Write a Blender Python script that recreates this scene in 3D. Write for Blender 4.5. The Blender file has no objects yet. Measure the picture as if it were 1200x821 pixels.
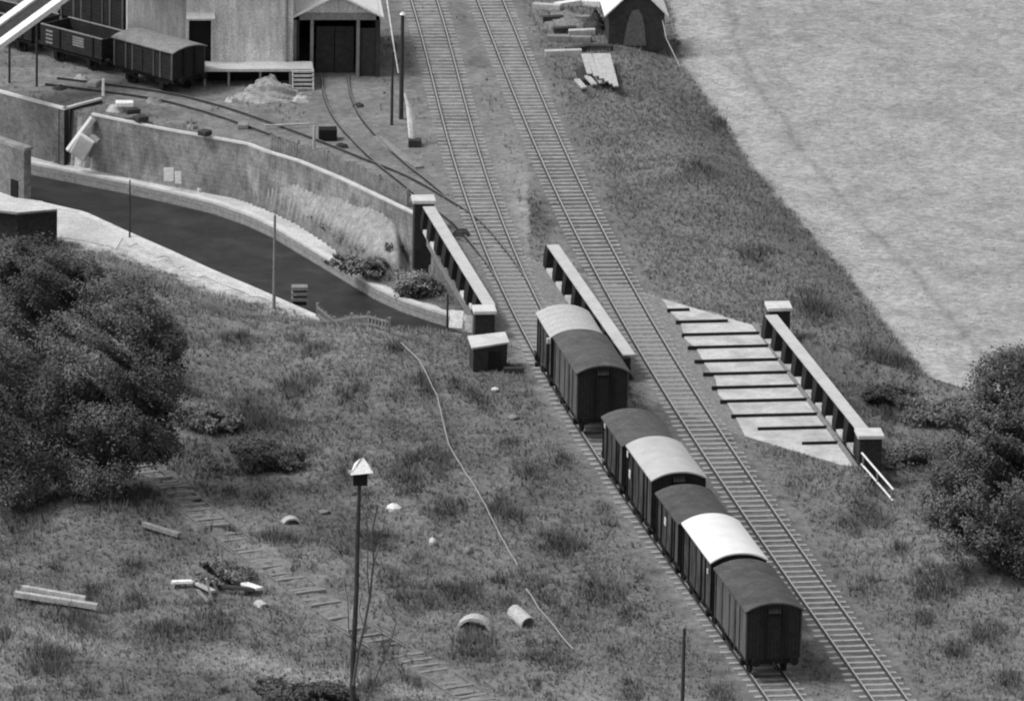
import bpy, math, random
import numpy as np
from mathutils import Vector, Matrix
R = math.radians
random.seed(7); rng = np.random.default_rng(7)
scn = bpy.context.scene; col = scn.collection
# ------------------------------------------------------------------ camera
F = 9370.0; CY = 410.0; PIT = math.atan(2810/9370); H = 115.0; W0 = 1200.0; H0 = 821.0
cp, sp = math.cos(PIT), math.sin(PIT)
cam = bpy.data.cameras.new('camera'); camo = bpy.data.objects.new('camera', cam); col.objects.link(camo)
camo.location = (0, 0, H); camo.rotation_euler = (math.pi/2-PIT, 0, 0)
cam.sensor_fit = 'HORIZONTAL'; cam.sensor_width = 36; cam.lens = F/W0*36; cam.shift_x = 0.5; cam.shift_y = 0
cam.clip_start = 5; cam.clip_end = 8000; scn.camera = camo
def at(x, y, z=0.0):
    """surveyed plan position of a point at height z seen in direction (x, y)"""
    a = x/F; b = -(y-CY)/F
    d = (a, cp + b*sp, -sp + b*cp)
    t = (z-H)/d[2]
    return Vector((d[0]*t, d[1]*t, z))
def uv(X, Y, Z=0.0):
    dz = Z-H
    dep = Y*cp - dz*sp; up = Y*sp + dz*cp
    return F*X/dep, CY - F*up/dep
def flat(x, y, z):
    p = at(x, y, z); return uv(p.x, p.y)
def S(y): return F*(sp+(y-CY)/F*cp)/H      # px per metre on the ground
GZ = -0.2
# ------------------------------------------------------------------ noise
def vnoise(x, y, s, seed=0):
    x = np.asarray(x, float)/s; y = np.asarray(y, float)/s
    i = np.floor(x).astype(np.int64); j = np.floor(y).astype(np.int64); fx = x-i; fy = y-j
    fx = fx*fx*(3-2*fx); fy = fy*fy*(3-2*fy)
    def h(a, b):
        n = (a*374761393 + b*668265263 + seed*974634777) & 0xffffffff
        n = ((n ^ (n >> 13))*1274126177) & 0xffffffff
        return ((n ^ (n >> 16)) & 0xffff)/65535.0
    return (h(i, j)*(1-fx)+h(i+1, j)*fx)*(1-fy)+(h(i, j+1)*(1-fx)+h(i+1, j+1)*fx)*fy
def fbm(x, y, s, seed=0, o=4):
    r = 0; a = 1; t = 0
    for k in range(o):
        r = r + a*vnoise(x, y, s/2**k, seed+k); t += a; a *= .55
    return r/t
# ------------------------------------------------------------------ materials
def mat(name, v, var=.25, scale=3.0, rough=.9, bump=.3, detail=6, attr=None, spec=.2, stretch=None, joints=None, stain=None, fine=.3):
    m = bpy.data.materials.new(name); m.use_nodes = True; n = m.node_tree.nodes; l = m.node_tree.links
    b = n['Principled BSDF']; b.inputs['Roughness'].default_value = rough
    b.inputs['Specular IOR Level'].default_value = spec
    tc = n.new('ShaderNodeTexCoord'); src = tc.outputs['Object']
    mp = n.new('ShaderNodeMapping'); l.new(src, mp.inputs[0])
    if stretch: mp.inputs['Scale'].default_value = stretch
    no = n.new('ShaderNodeTexNoise'); no.inputs['Scale'].default_value = scale; no.inputs['Detail'].default_value = detail
    no.inputs['Roughness'].default_value = .7
    l.new(mp.outputs[0], no.inputs['Vector'])
    mr = n.new('ShaderNodeMapRange'); mr.inputs[1].default_value = .3; mr.inputs[2].default_value = .7
    mr.inputs[3].default_value = 1-var; mr.inputs[4].default_value = 1+var; mr.clamp = False
    l.new(no.outputs[0], mr.inputs[0])
    cur = mr.outputs[0]
    def mul(a, bb):
        q = n.new('ShaderNodeMath'); q.operation = 'MULTIPLY'
        for k, z in enumerate((a, bb)):
            if isinstance(z, (int, float)): q.inputs[k].default_value = z
            else: l.new(z, q.inputs[k])
        return q.outputs[0]
    if attr:
        at_ = n.new('ShaderNodeAttribute'); at_.attribute_name = attr; cur = mul(cur, at_.outputs['Fac'])
    cur = mul(cur, v)
    if fine:
        f1 = n.new('ShaderNodeTexNoise'); f1.inputs['Scale'].default_value = 15; f1.inputs['Detail'].default_value = 3
        l.new(tc.outputs['Object'], f1.inputs['Vector'])
        f2 = n.new('ShaderNodeMapRange'); f2.inputs[1].default_value = .3; f2.inputs[2].default_value = .7
        f2.inputs[3].default_value = 1-fine; f2.inputs[4].default_value = 1+fine; f2.clamp = False; l.new(f1.outputs[0], f2.inputs[0]); cur = mul(cur, f2.outputs[0])
    if stain:
        s2 = n.new('ShaderNodeTexNoise'); s2.inputs['Scale'].default_value = stain[0]; s2.inputs['Detail'].default_value = 4
        l.new(tc.outputs['Object'], s2.inputs['Vector'])
        r2 = n.new('ShaderNodeMapRange'); r2.inputs[1].default_value = .42; r2.inputs[2].default_value = .62
        r2.inputs[3].default_value = 1; r2.inputs[4].default_value = stain[1]; l.new(s2.outputs[0], r2.inputs[0]); cur = mul(cur, r2.outputs[0])
    if joints:     # (axis index, spacing, darkness) plank or course joints
        ax, spc, dk = joints
        sx = n.new('ShaderNodeSeparateXYZ'); l.new(tc.outputs['Object'], sx.inputs[0])
        q = n.new('ShaderNodeMath'); q.operation = 'DIVIDE'; l.new(sx.outputs[ax], q.inputs[0]); q.inputs[1].default_value = spc
        fr = n.new('ShaderNodeMath'); fr.operation = 'FRACT'; l.new(q.outputs[0], fr.inputs[0])
        gt = n.new('ShaderNodeMath'); gt.operation = 'GREATER_THAN'; l.new(fr.outputs[0], gt.inputs[0]); gt.inputs[1].default_value = .16
        r3 = n.new('ShaderNodeMapRange'); r3.inputs[3].default_value = dk; r3.inputs[4].default_value = 1; l.new(gt.outputs[0], r3.inputs[0]); cur = mul(cur, r3.outputs[0])
    cc = n.new('ShaderNodeCombineColor')
    for k in range(3): l.new(cur, cc.inputs[k])
    l.new(cc.outputs[0], b.inputs['Base Color'])
    if bump:
        bp = n.new('ShaderNodeBump'); bp.inputs['Strength'].default_value = bump; bp.inputs['Distance'].default_value = .08
        l.new(no.outputs[0], bp.inputs['Height']); l.new(bp.outputs[0], b.inputs['Normal'])
    return m
M = dict(
 ground=mat('ground', 1.0, .42, 2.6, .95, .9, 10, attr='tone'),
 grass=mat('grass', 1.0, .1, 1, .9, 0, 2, attr='tone'),
 leaf=mat('leaf', 1.0, .15, 1.5, .85, 0, 2, attr='tone'),
 bark=mat('bark', .09, .3, 6),
 railold=mat('rusty_rail', .17, .3, 4, .7, .1), rail=mat('rail_steel', .34, .2, 4, .5, .1, spec=.5), raildark=mat('rail_side', .05, .3, 4, .8, .1),
 sleeper=mat('sleeper_timber', .31, .35, 2.2, .9, .3, stretch=(1, 1, 1)),
 sleeperdark=mat('old_sleeper_timber', .19, .4, 2.2),
 ballast=mat('ballast', .21, .45, 4.5, .95, .8, 10),
 concrete=mat('deck_concrete', .52, .2, 3, .85, .2, 8, stain=(.6, .72), fine=.14),
 stone=mat('pale_stone', .60, .1, 3, .85, .2, stain=(1.2, .85), fine=.1),
 flange=mat('pale_flange', .50, .08, 3, .8, .1, stain=(.9, .9), fine=.08),
 darksteel=mat('dark_steel', .022, .3, 3, .85, .1),
 shadebrick=mat('shaded_brick', .035, .35, 4, .9, .3, joints=(2, .075, .75)),  # brick with the shade on its unlit faces put into the colour
 brick=mat('brick', .19, .45, 3.2, .9, .4, 8, joints=(2, .15, .8), stain=(.35, .7)),
 wallstone=mat('wall_stone', .27, .55, 1.6, .9, .6, 10, stain=(.4, .65), joints=(2, .28, .8), stretch=(1, 1, .55)),
 talus=mat('bare_earth', .27, .22, 3, .95, .5, 10),
 path=mat('towpath_gravel', .54, .14, 2.4, .95, .4, 10, stain=(.35, .8)),
 canalwall=mat('canal_wall_stone', .27, .25, 3, .9, .3, joints=(2, .3, .7)),
 water=mat('canal_water', .024, .4, 1.1, .5, .3, 10, spec=.25, stain=(.5, 1.4)),  # stain here paints pale ripple glints into the water colour
 vanside=mat('van_side_planks', .042, .6, 2, .85, .1, stain=(1.1, 1.9), joints=(1, .16, .6), stretch=(1, 1, .25)),
 vansidel=mat('van_side_grey_planks', .11, .45, 2, .85, .1, joints=(1, .16, .6), stretch=(1, 1, .25)),
 vanend=mat('van_end_planks', .024, .35, 3, .85, .1, joints=(0, .16, .45)),
 vanframe=mat('underframe_iron', .012, .3, 3, .85, .1),
 roofdark=mat('dark_roof_felt', .085, .22, 3, .9, .2, stain=(1.1, .75)), roofdark2=mat('grey_roof_felt', .10, .22, 3, .9, .2, stain=(1.1, .8)),
 rooflight=mat('weathered_pale_roof', .45, .08, 2, .8, .1, stain=(.8, .93), fine=.08), rooflight2=mat('ribbed_pale_roof', .43, .08, 2, .8, .1, joints=(1, .75, .86)),
 roofwhite=mat('white_roof', .72, .03, 2, .7, 0, fine=.04, stain=(1.3, .94)),
 white=mat('white_paint', .75, .08, 5, .7, .1), plate=mat('plate_white', .6, .2, 9, .7, 0),
 palewood=mat('pale_timber', .42, .25, 3, .85, .3), greywood=mat('grey_timber', .22, .25, 3, .85, .3), darkwood=mat('dark_timber', .045, .3, 3, .85, .3),
 render=mat('goods_shed_render', .62, .3, 2.2, .9, .3, 10, stain=(.35, .75), stretch=(1.6, 1, .22)), rubble=mat('rubble', .30, .35, 3, .9, .8, 10),
 black=mat('dark_interior', .012, .1, 3, .9, 0), wagon=mat('wagon_planks', .026, .35, 2.5, .85, .2, joints=(2, .22, .55)),
 clay=mat('clay_pipe', .42, .15, 4, .8, .2), wire=mat('pale_wire', .32, .1, 4, .7, 0), gap=mat('roof_slates', .40, .12, 3, .8, .2),
)
def soft_normal(m, f):
    n = m.node_tree.nodes; l = m.node_tree.links; g = n.new('ShaderNodeNewGeometry')
    # both faces of a thin blade are lit through it: turn the shading normal towards the open sky
    a = n.new('ShaderNodeVectorMath'); a.operation = 'ABSOLUTE'; l.new(g.outputs['Normal'], a.inputs[0])
    s1 = n.new('ShaderNodeSeparateXYZ'); l.new(g.outputs['Normal'], s1.inputs[0]); s2 = n.new('ShaderNodeSeparateXYZ'); l.new(a.outputs[0], s2.inputs[0])
    c = n.new('ShaderNodeCombineXYZ'); l.new(s1.outputs[0], c.inputs[0]); l.new(s1.outputs[1], c.inputs[1]); l.new(s2.outputs[2], c.inputs[2])
    mx = n.new('ShaderNodeMix'); mx.data_type = 'VECTOR'; mx.inputs[0].default_value = f; l.new(c.outputs[0], mx.inputs[4]); mx.inputs[5].default_value = (0, 0, 1)
    nm = n.new('ShaderNodeVectorMath'); nm.operation = 'NORMALIZE'; l.new(mx.outputs[1], nm.inputs[0]); l.new(nm.outputs[0], n['Principled BSDF'].inputs['Normal'])
soft_normal(M['grass'], .75); soft_normal(M['leaf'], .5)
# ------------------------------------------------------------------ mesh builder
class MB:
    def __init__(s): s.v = []; s.f = []
    def add(s, vs, fs):
        o = len(s.v); s.v += [tuple(p) for p in vs]; s.f += [tuple(i+o for i in f) for f in fs]; return s
    def box(s, x0, x1, y0, y1, z0, z1, mx=None):
        vs = [Vector((x, y, z)) for z in (z0, z1) for (x, y) in ((x0, y0), (x1, y0), (x1, y1), (x0, y1))]
        if mx: vs = [mx @ v for v in vs]
        return s.add(vs, [(3, 2, 1, 0), (4, 5, 6, 7), (0, 1, 5, 4), (1, 2, 6, 5), (2, 3, 7, 6), (3, 0, 4, 7)])
    def bar(s, a, b, w, h, up=(0, 0, 1), jag=0):
        a = Vector(a); b = Vector(b); d = (b-a); L = d.length; d.normalize()
        x = d.cross(Vector(up)); x = x.normalized() if x.length > 1e-4 else Vector((1, 0, 0)); z = x.cross(d)
        vs = []
        for p in (a, b):
            for (i, k) in ((-1, -1), (1, -1), (1, 1), (-1, 1)): vs.append(p + x*i*w/2 + z*k*h/2)
        return s.add(vs, [(0, 1, 2, 3), (7, 6, 5, 4), (0, 4, 5, 1), (1, 5, 6, 2), (2, 6, 7, 3), (3, 7, 4, 0)])
    def tube(s, pts, rad, n=8, cap=True):
        pts = [Vector(p) for p in pts]; rs = rad if isinstance(rad, (list, tuple)) else [rad]*len(pts); o = len(s.v)
        for i, p in enumerate(pts):
            d = (pts[min(i+1, len(pts)-1)]-pts[max(i-1, 0)]).normalized()
            x = d.cross(Vector((.13, .31, .94))); x = x.normalized(); y = d.cross(x)
            for k in range(n):
                t = 2*math.pi*k/n; s.v.append(tuple(p + (x*math.cos(t)+y*math.sin(t))*rs[i]))
        for i in range(len(pts)-1):
            for k in range(n):
                s.f.append((o+i*n+k, o+i*n+(k+1) % n, o+(i+1)*n+(k+1) % n, o+(i+1)*n+k))
        if cap:
            s.f.append(tuple(o+k for k in range(n))[::-1]); s.f.append(tuple(o+(len(pts)-1)*n+k for k in range(n)))
        return s
    def prism(s, poly, z0, z1):
        n = len(poly); vs = [(p[0], p[1], z0) for p in poly]+[(p[0], p[1], z1) for p in poly]
        fs = [tuple(range(n))[::-1], tuple(range(n, 2*n))]+[(i, (i+1) % n, n+(i+1) % n, n+i) for i in range(n)]
        return s.add(vs, fs)
    def build(s, name, m, parent=None, loc=None, bevel=0, smooth=False):
        me = bpy.data.meshes.new(name); me.from_pydata(s.v, [], s.f); me.update(); me.materials.append(M[m] if isinstance(m, str) else m)
        import bmesh
        bm = bmesh.new(); bm.from_mesh(me); bmesh.ops.recalc_face_normals(bm, faces=bm.faces)
        if bevel: bmesh.ops.bevel(bm, geom=bm.edges[:], offset=bevel, segments=1, affect='EDGES')
        bm.to_mesh(me); bm.free()
        if smooth: me.shade_smooth()
        o = bpy.data.objects.new(name, me); col.objects.link(o)
        if parent: o.parent = parent
        if loc is not None: o.location = loc
        return o
def big(name, V, Fc, m, tone=None, kind=None):
    V = np.asarray(V, np.float32); Fc = np.asarray(Fc, np.int32); k = Fc.shape[1]
    me = bpy.data.meshes.new(name); me.vertices.add(len(V)); me.vertices.foreach_set('co', V.ravel())
    me.loops.add(Fc.size); me.loops.foreach_set('vertex_index', Fc.ravel()); me.polygons.add(len(Fc))
    me.polygons.foreach_set('loop_start', np.arange(0, Fc.size, k, dtype=np.int32)); me.update(calc_edges=True)
    if tone is not None:
        a = me.attributes.new('tone', 'FLOAT', 'POINT'); a.data.foreach_set('value', np.asarray(tone, np.float32))
    me.materials.append(M[m]); o = bpy.data.objects.new(name, me); col.objects.link(o)
    if kind: o['kind'] = kind
    return o
def tag(o, label, cat, group=None):
    o['label'] = label; o['category'] = cat
    if group: o['group'] = group
    return o
def empty(name, loc, label, cat, group=None, rz=0):
    o = bpy.data.objects.new(name, None); col.objects.link(o); o.location = loc; o.rotation_euler = (0, 0, rz); o.empty_display_size = .3
    return tag(o, label, cat, group)
def dup(root, loc, rz, label, group=None):
    r = root.copy(); col.objects.link(r); r.location = loc; r.rotation_euler = (0, 0, rz); r['label'] = label
    for ch in list(root.children):
        c = ch.copy(); col.objects.link(c); c.parent = r
        for g in ch.children:
            d = g.copy(); col.objects.link(d); d.parent = c
    return r
# ------------------------------------------------------------------ track alignments (plan curves)
def fit(pts, deg=4):
    P_ = [at(x, y, 0) for x, y in pts]; Ys = np.array([p.y for p in P_]); Xs = np.array([p.x for p in P_])
    y0 = Ys.mean(); c = np.polyfit(Ys-y0, Xs, deg)
    return lambda Y: np.polyval(c, np.asarray(Y)-y0)
mainX = fit([(575, 0), (582.5, 20), (597, 55), (620, 115), (647, 178), (680, 245), (721, 330), (760, 400), (793, 450), (811.5, 480), (924, 650), (1024, 790), (1045, 821)], 4)
sidX = fit([(497, 0), (518, 75), (534, 130), (552, 205), (568, 250), (594, 310), (640, 400), (687, 485), (738, 564), (798, 647), (841, 706), (898, 785), (922, 821)], 4)
def line_pts(fn, y0, y1, step=.5):
    Y0 = at(0, y0).y; Y1 = at(0, y1).y; n = int(abs(Y1-Y0)/step)+1
    return [Vector((float(fn(Y)), Y, 0)) for Y in np.linspace(Y0, Y1, n)]
def spline(ctrl, step=.5):
    P_ = [at(x, y, 0) for x, y in ctrl]; P_ = [2*P_[0]-P_[1]]+P_+[2*P_[-1]-P_[-2]]; out = []
    for i in range(1, len(P_)-2):
        a, b, c, d = P_[i-1:i+3]; n = max(2, int((c-b).length/step))
        for k in range(n):
            t = k/n; out.append(.5*((2*b)+(c-a)*t+(2*a-5*b+4*c-d)*t*t+(3*b-a-3*c+d)*t**3))
    out.append(P_[-2]); return out
T_main = line_pts(mainX, 850, -60); T_sid = line_pts(sidX, 850, -60)
T_yard = spline([(603, 330), (580, 296), (545, 256), (500, 226), (462, 205), (410, 184), (350, 160), (290, 138), (240, 122), (180, 108), (60, 92)][::-1])
T_shed = spline([(512, 233), (488, 212), (460, 190), (432, 164), (408, 136), (396, 110), (392, 85)][::-1])
T_old = spline([(150, 532), (205, 575), (250, 611), (300, 650), (375, 705), (475, 763), (580, 830)])
ALL = [T_main, T_sid, T_yard, T_shed]
tp = np.array([(p.x, p.y) for t in ALL for p in t[::2]])
oldp = np.array([(p.x, p.y) for p in T_old[::2]])
def dist(X, Y, P_):
    X = np.asarray(X, np.float32); Y = np.asarray(Y, np.float32); sh = X.shape; X = X.ravel(); Y = Y.ravel(); d = np.full(X.shape, 1e9, np.float32)
    for (a, b) in P_: d = np.minimum(d, (X-a)**2+(Y-b)**2)
    return np.sqrt(d).reshape(sh)
# ------------------------------------------------------------------ canal lines in flat plan coordinates
ZP = -3.2; ZW = -3.9
far_edge_px = [(-80, 160), (30, 189), (90, 201), (150, 213), (200, 224), (250, 236), (290, 250), (320, 264), (350, 282), (380, 300), (410, 318), (440, 336), (470, 350), (500, 360), (525, 368)]
far_edge = [flat(x, y, ZP) for x, y in far_edge_px]+[(900, 402), (1200, 492), (2200, 792)]
near_edge_px = [(-80, 205), (30, 232), (100, 248), (150, 271), (200, 293), (250, 316), (300, 337), (350, 359)]
near_edge = [flat(x, y, ZP) for x, y in near_edge_px]+[(567, 384), (800, 468), (1003, 544), (1200, 606), (2200, 906)]
path_low_px = [(-80, 262), (60, 280), (95, 284), (130, 291), (190, 314), (250, 338), (300, 352), (350, 366)]
path_low = [flat(x, y, ZP) for x, y in path_low_px]+[(567, 384.5), (1200, 612), (2200, 912)]
wall_top = [(-80, 87), (0, 108), (75, 128), (105, 133), (150, 142), (200, 152), (240, 159), (290, 168), (310, 176), (350, 188), (400, 209), (440, 228), (482, 248), (495, 263), (885, 378), (1200, 471), (2200, 770)]
fe = np.array(far_edge); ne = np.array(near_edge); pl = np.array(path_low); wt = np.array(wall_top)
field_px = [(770, -40), (790, 20), (802, 78), (830, 118), (860, 160), (885, 198), (930, 250), (970, 295), (1010, 340), (1050, 392), (1080, 430), (1103, 460), (1200, 478), (1500, 500)]
fl = np.array([flat(x, y, -1.0) for x, y in field_px])
pth_top_px = [(-80, 150), (30, 176), (90, 189), (150, 203), (200, 213), (250, 224), (290, 235), (320, 247), (350, 262), (380, 282), (410, 304), (440, 326), (470, 343), (500, 354), (525, 362)]
pw = np.array([flat(x, y, ZP) for x, y in pth_top_px]+[(620, 315), (1300, 530)])
def height(X, Y, noise=True):
    u, v = uv(X, Y)
    z = np.full(u.shape, GZ)
    # embankment falling to the field on the right
    xb = np.interp(v, fl[:, 1], fl[:, 0]); s = S(v)
    t = np.clip(1-(xb-u)/s/4.0, 0, 1); t = t*t*(3-2*t)
    dmain = (X-mainX(np.clip(Y, 310, 480)))
    t = t*np.clip((dmain-2.5)/3, 0, 1); z = z - .8*t*(v < 480)
    # gentle unevenness away from tracks
    d = np.minimum(dist(X, Y, tp[::2]), 99)
    k = np.clip((d-2.6)/4, 0, 1)
    yard = np.clip((np.interp(u, wt[:, 0], wt[:, 1])+20-v)/20, 0, 1)
    n = fbm(X, Y, 7, 3)-.5; n2 = fbm(X, Y, 1.7, 9)-.5
    if noise: z = z + k*(1-yard*.8)*(1-t)*(n*1.5+n2*.4+.12) + k*(1-yard)*.0
    z = z + (1-k)*(fbm(X, Y, .9, 17, 3)-.5)*.055
    # canal cut
    vt = np.interp(u, wt[:, 0], wt[:, 1]); vf = np.interp(u, fe[:, 0], fe[:, 1]); vp = np.interp(u, pw[:, 0], pw[:, 1]); vn = np.interp(u, ne[:, 0], ne[:, 1]); vl = np.interp(u, pl[:, 0], pl[:, 1])
    cutz = np.where(v < vf-1.3, ZP-.06, np.where(v < vn+1.3, -5.2, ZP-.06))
    # bank against the retaining wall, bushes grow on it
    bank = np.interp(u, [130, 160, 250, 300, 350, 430, 465, 480], [0, .45, .5, 1.0, 1.9, 2.3, 2.1, .4])
    q = np.clip((vp-v)/np.maximum(vp-vt, 1), 0, 1)
    bk = bank*q**1.15 + bank*.35*(fbm(X, Y, 2.5, 31)-.5)*q
    cutz = np.where((v < vp), cutz+bk+np.where(bank > 0, .06, 0)*np.clip(q*6, 0, 1), cutz)
    rb = np.interp(u, [900, 960, 1000, 1100], [0, 0, 26, 40])
    cutz = np.where((u > 960) & (v < vt+rb), GZ+(cutz-GZ)*np.clip((v-vt)/np.maximum(rb, 1), 0, 1), cutz)
    ov = np.clip((u-905)/40, 0, 1); cutz = np.where(u > 905, np.maximum(cutz, cutz*(1-ov)+ov*(GZ-1.1+.8*(n2+n))), cutz)
    z = np.where((v > vt-np.where(u < 486, 2.5, 1.5)) & (v <= vl), cutz, z)
    rise = np.interp(u, [0, 300, 360, 450, 540, 567, 1004, 1030], [105, 105, 85, 42, 12, 3, 3, 30])
    q = np.clip((v-vl)/rise, 0, 1); q = q*q*(3-2*q)*.5+q*.5
    lowz = np.where(u > 905, np.maximum(ZP-.12, (ZP-.12)*(1-ov)+ov*(GZ-1.1)), ZP-.12)
    lowz = lowz+.06*(u < 905)
    z = np.where(v > vl, lowz*(1-q)+z*q, z)
    return z
# ------------------------------------------------------------------ terrain sheet
def axis(lo, hi, step, far):
    a = list(np.arange(lo, hi, step)); L = []; x = lo; st = step
    while x > far[0]: st *= 1.5; x -= st; L.append(x)
    x = a[-1]; st = step; Rr = []
    while x < far[1]: st *= 1.5; x += st; Rr.append(x)
    return np.array(L[::-1]+a+Rr)
gx = axis(-4, 68, .22, (-3000, 3000)); gy = axis(318, 478, .26, (-500, 6500))
GX, GY = np.meshgrid(gx, gy)
U, Vv = uv(GX, np.maximum(GY, 60.0)); inner = (GX > -30) & (GX < 95) & (GY > 290) & (GY < 520)
Z = np.full(GX.shape, GZ); Z[inner] = height(GX[inner], GY[inner])
CL = [(x, y, r) for x, y, r in ((290, 505, 60), (240, 540, 40), (160, 600, 40), (190, 748, 40), (500, 545, 30), (480, 575, 22), (540, 700, 34), (630, 690, 30), (655, 640, 26), (520, 600, 25), (700, 700, 34), (735, 720, 26), (330, 640, 32), (90, 730, 36), (60, 780, 40), (240, 730, 36), (450, 760, 26), (480, 705, 30), (620, 560, 24), (590, 600, 20), (410, 470, 22), (560, 470, 20), (350, 460, 30), (440, 640, 22), (560, 760, 34), (640, 780, 30), (30, 620, 30), (860, 130, 26), (890, 300, 28), (950, 360, 30), (1040, 420, 40), (980, 450, 30), (1100, 690, 40), (1020, 600, 26), (1160, 740, 30), (820, 200, 22))]
_r = random.Random(8)
for _ in range(150):
    x, y = _r.uniform(-10, 1190), _r.uniform(400, 830)
    CL.append((x, y, _r.uniform(7, 17)))
CLw = []
for (x, y, r) in CL:
    p = at(x, y, GZ); CLw.append((p.x, p.y, r/S(y)))
def clump(X, Y):
    c = np.zeros(np.shape(X)); nn = fbm(X, Y, 1.5, 191)
    for (a, b, r) in CLw:
        m = (np.abs(X-a) < 2.2*r) & (np.abs(Y-b) < 4.5*r)
        if m.any(): c[m] = np.maximum(c[m], np.clip(1.25-np.hypot(X[m]-a, (Y[m]-b)*.45)/r+1.3*(nn[m]-.5), 0, 1))
    return c
def tone_at(X, Y):
    """albedo of the ground cover; also returns how grassy it is"""
    u, v = uv(X, Y); n7 = fbm(X, Y, 6, 51); n2 = fbm(X, Y, 1.6, 61); n1 = fbm(X, Y, .7, 71); s = S(v)
    g = np.ones(u.shape)
    tone = .155*(.45+.75*n7+.4*n2)*(1-.3*np.clip((fbm(X, Y, 3.2, 131)-.55)*6, 0, 1))
    # rough path worn through the foreground grass, bottom left
    lv = np.interp(u, [-50, 0, 100, 200, 300, 400, 480, 600], [738, 742, 752, 768, 778, 790, 812, 830])
    w = np.exp(-((v-lv+14*(n7-.5))/13)**2); w2 = np.exp(-((v-(u-120)*.72-505-20*(n2-.5))/13)**2)*(u < 330)*(u > 150)
    tone = tone*(1+.65*w*(.4+n2)+.35*w2)
    # embankment right of the main line
    dm = X-mainX(np.clip(Y, 310, 480))
    right = np.clip((dm-1.5)/2, 0, 1)
    tone = np.where(dm > 0, .155*(.62+.5*n7+.35*n2), tone)
    xb = np.interp(v, fl[:, 1], fl[:, 0])
    far = np.clip(1-np.abs(xb-u)/70, 0, 1)*(v > 90)
    tone = tone*(1-.22*far*(dm > 0))
    pale = np.exp(-(((dm-6.5)/2.2)**2))*(v > 560); tone = tone*(1+.35*pale*n2)
    tone = tone*(1-.3*clump(X, Y))
    # yard and cinders
    vt = np.interp(u, wt[:, 0], wt[:, 1])
    yard = (v < vt) & (dm < 3.0) & (u < 620)
    cin = np.clip((n7-.35)*4, 0, 1)
    yt = .205*(.45+.7*n7+.45*n2)*(1-.3*np.clip((fbm(X, Y, 2.1, 141)-.52)*7, 0, 1)*(u < 330)*(v < 150))
    yt = np.where(v < 75, yt*.8, yt)
    yt = yt*(1+.35*np.exp(-(((u-625)/55)**2+((v-235)/60)**2)))
    gy_ = np.clip((v-118)/20, 0, 1)*0
    tone = np.where(yard, yt, tone); g = np.where(yard, .10+1.6*np.clip(n7+.3*n2-.62, 0, 1), g); tone = np.where(yard, tone*(1-.25*np.clip((n7+.3*n2-.62)*5, 0, 1)), tone)
    # track beds
    d = dist(X, Y, tp[::2]); b = np.clip((1.9+.5*(n2-.5)-d)/.6, 0, 1)
    bt = .185*(.6+.8*n2)
    bt = np.where((np.abs(dm) < 1.5), bt*(1-.3*np.clip((v-100)/150, 0, 1)), bt)
    tone = tone*(1-b)+bt*b; g = g*(1-np.clip((2.7-d)/1.1, 0, 1)*.985)
    g = g*(1-1.0*((u > 770) & (u < 1012) & (dm > 1.2) & (v > np.interp(u, [777, 886, 893], [345, 377, 379])) & (v < np.interp(u, [868, 1012], [506, 550])) & (u < np.interp(v, [379, 546], [890, 1008]))))
    # old siding
    do = dist(X, Y, oldp); b = np.clip((1.5+1.0*(n2-.5)-do)/.8, 0, 1)*.55; tone = tone*(1-b)+.19*b; g = g*(1-.8*np.clip((1.5-do)/.5, 0, 1)*(n1 > .35))
    # field
    fu = (u-xb)/s+.5*(n2-.5); f = np.clip(fu/.35+.5, 0, 1)*(v < 482)
    rip = fbm(X*.8+Y*.15, Y*.62, 1.0, 81, 2)-.5; ft = .30*(.9+.16*n7+.1*n2+.42*rip+.2*(fbm(X, Y*.5, 3.5, 87)-.5)); ft = ft*(1-.25*np.exp(-((fu-3.4-.8*(n7-.5))/.22)**2)-.08*np.exp(-((fu-5.2)/.3)**2)+.1*np.exp(-((fu-1.5)/1.3)**2))
    tone = tone*(1-f)+ft*f; g = g*(1-f)
    # canal side
    vl = np.interp(u, pl[:, 0], pl[:, 1]); vf = np.interp(u, pw[:, 0], pw[:, 1])+5
    cutm = (v > vt-1.5) & (v < vl) & (u < 1050)
    qq = (vf-6-v)/np.maximum(vf-6-vt, 1)+.12*(n2-.5)
    bare = np.clip((qq-.34)/.08, 0, 1)*np.clip((u-285)/30, 0, 1)*np.clip((470-u)/6, 0, 1)
    ct = (.14+.145*bare)*(.8+.4*n2)
    ct = np.where((v > vf-.5) & (u < 520), .44*np.clip(.3+1.1*n2+.3*n1, .3, 1.1), ct)
    ct = np.where(u > 900, .12*(.8+.4*n2), ct)
    tone = np.where(cutm, ct, tone); g = np.where(cutm, np.where(u > 895, .9, (v < vf-8)*(v > vt+2)*.8*(u > 300)*(bare < .05)*np.clip((qq<.5)+0., 0, 1)), g)
    # near bank with worn pale patches beside the towpath
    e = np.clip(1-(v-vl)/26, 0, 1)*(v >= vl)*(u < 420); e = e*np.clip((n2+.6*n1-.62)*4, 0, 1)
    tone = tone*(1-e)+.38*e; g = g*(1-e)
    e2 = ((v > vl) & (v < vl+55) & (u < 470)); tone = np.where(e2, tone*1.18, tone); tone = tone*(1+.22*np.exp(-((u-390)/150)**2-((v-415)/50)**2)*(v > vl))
    return tone, g
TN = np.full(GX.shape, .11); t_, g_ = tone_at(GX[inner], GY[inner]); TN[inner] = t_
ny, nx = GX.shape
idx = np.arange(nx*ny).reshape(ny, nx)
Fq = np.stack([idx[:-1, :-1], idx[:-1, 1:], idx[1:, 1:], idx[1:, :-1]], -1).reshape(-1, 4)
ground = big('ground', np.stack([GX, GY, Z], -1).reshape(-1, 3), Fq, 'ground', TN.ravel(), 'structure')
ground.data.shade_smooth()
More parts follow.
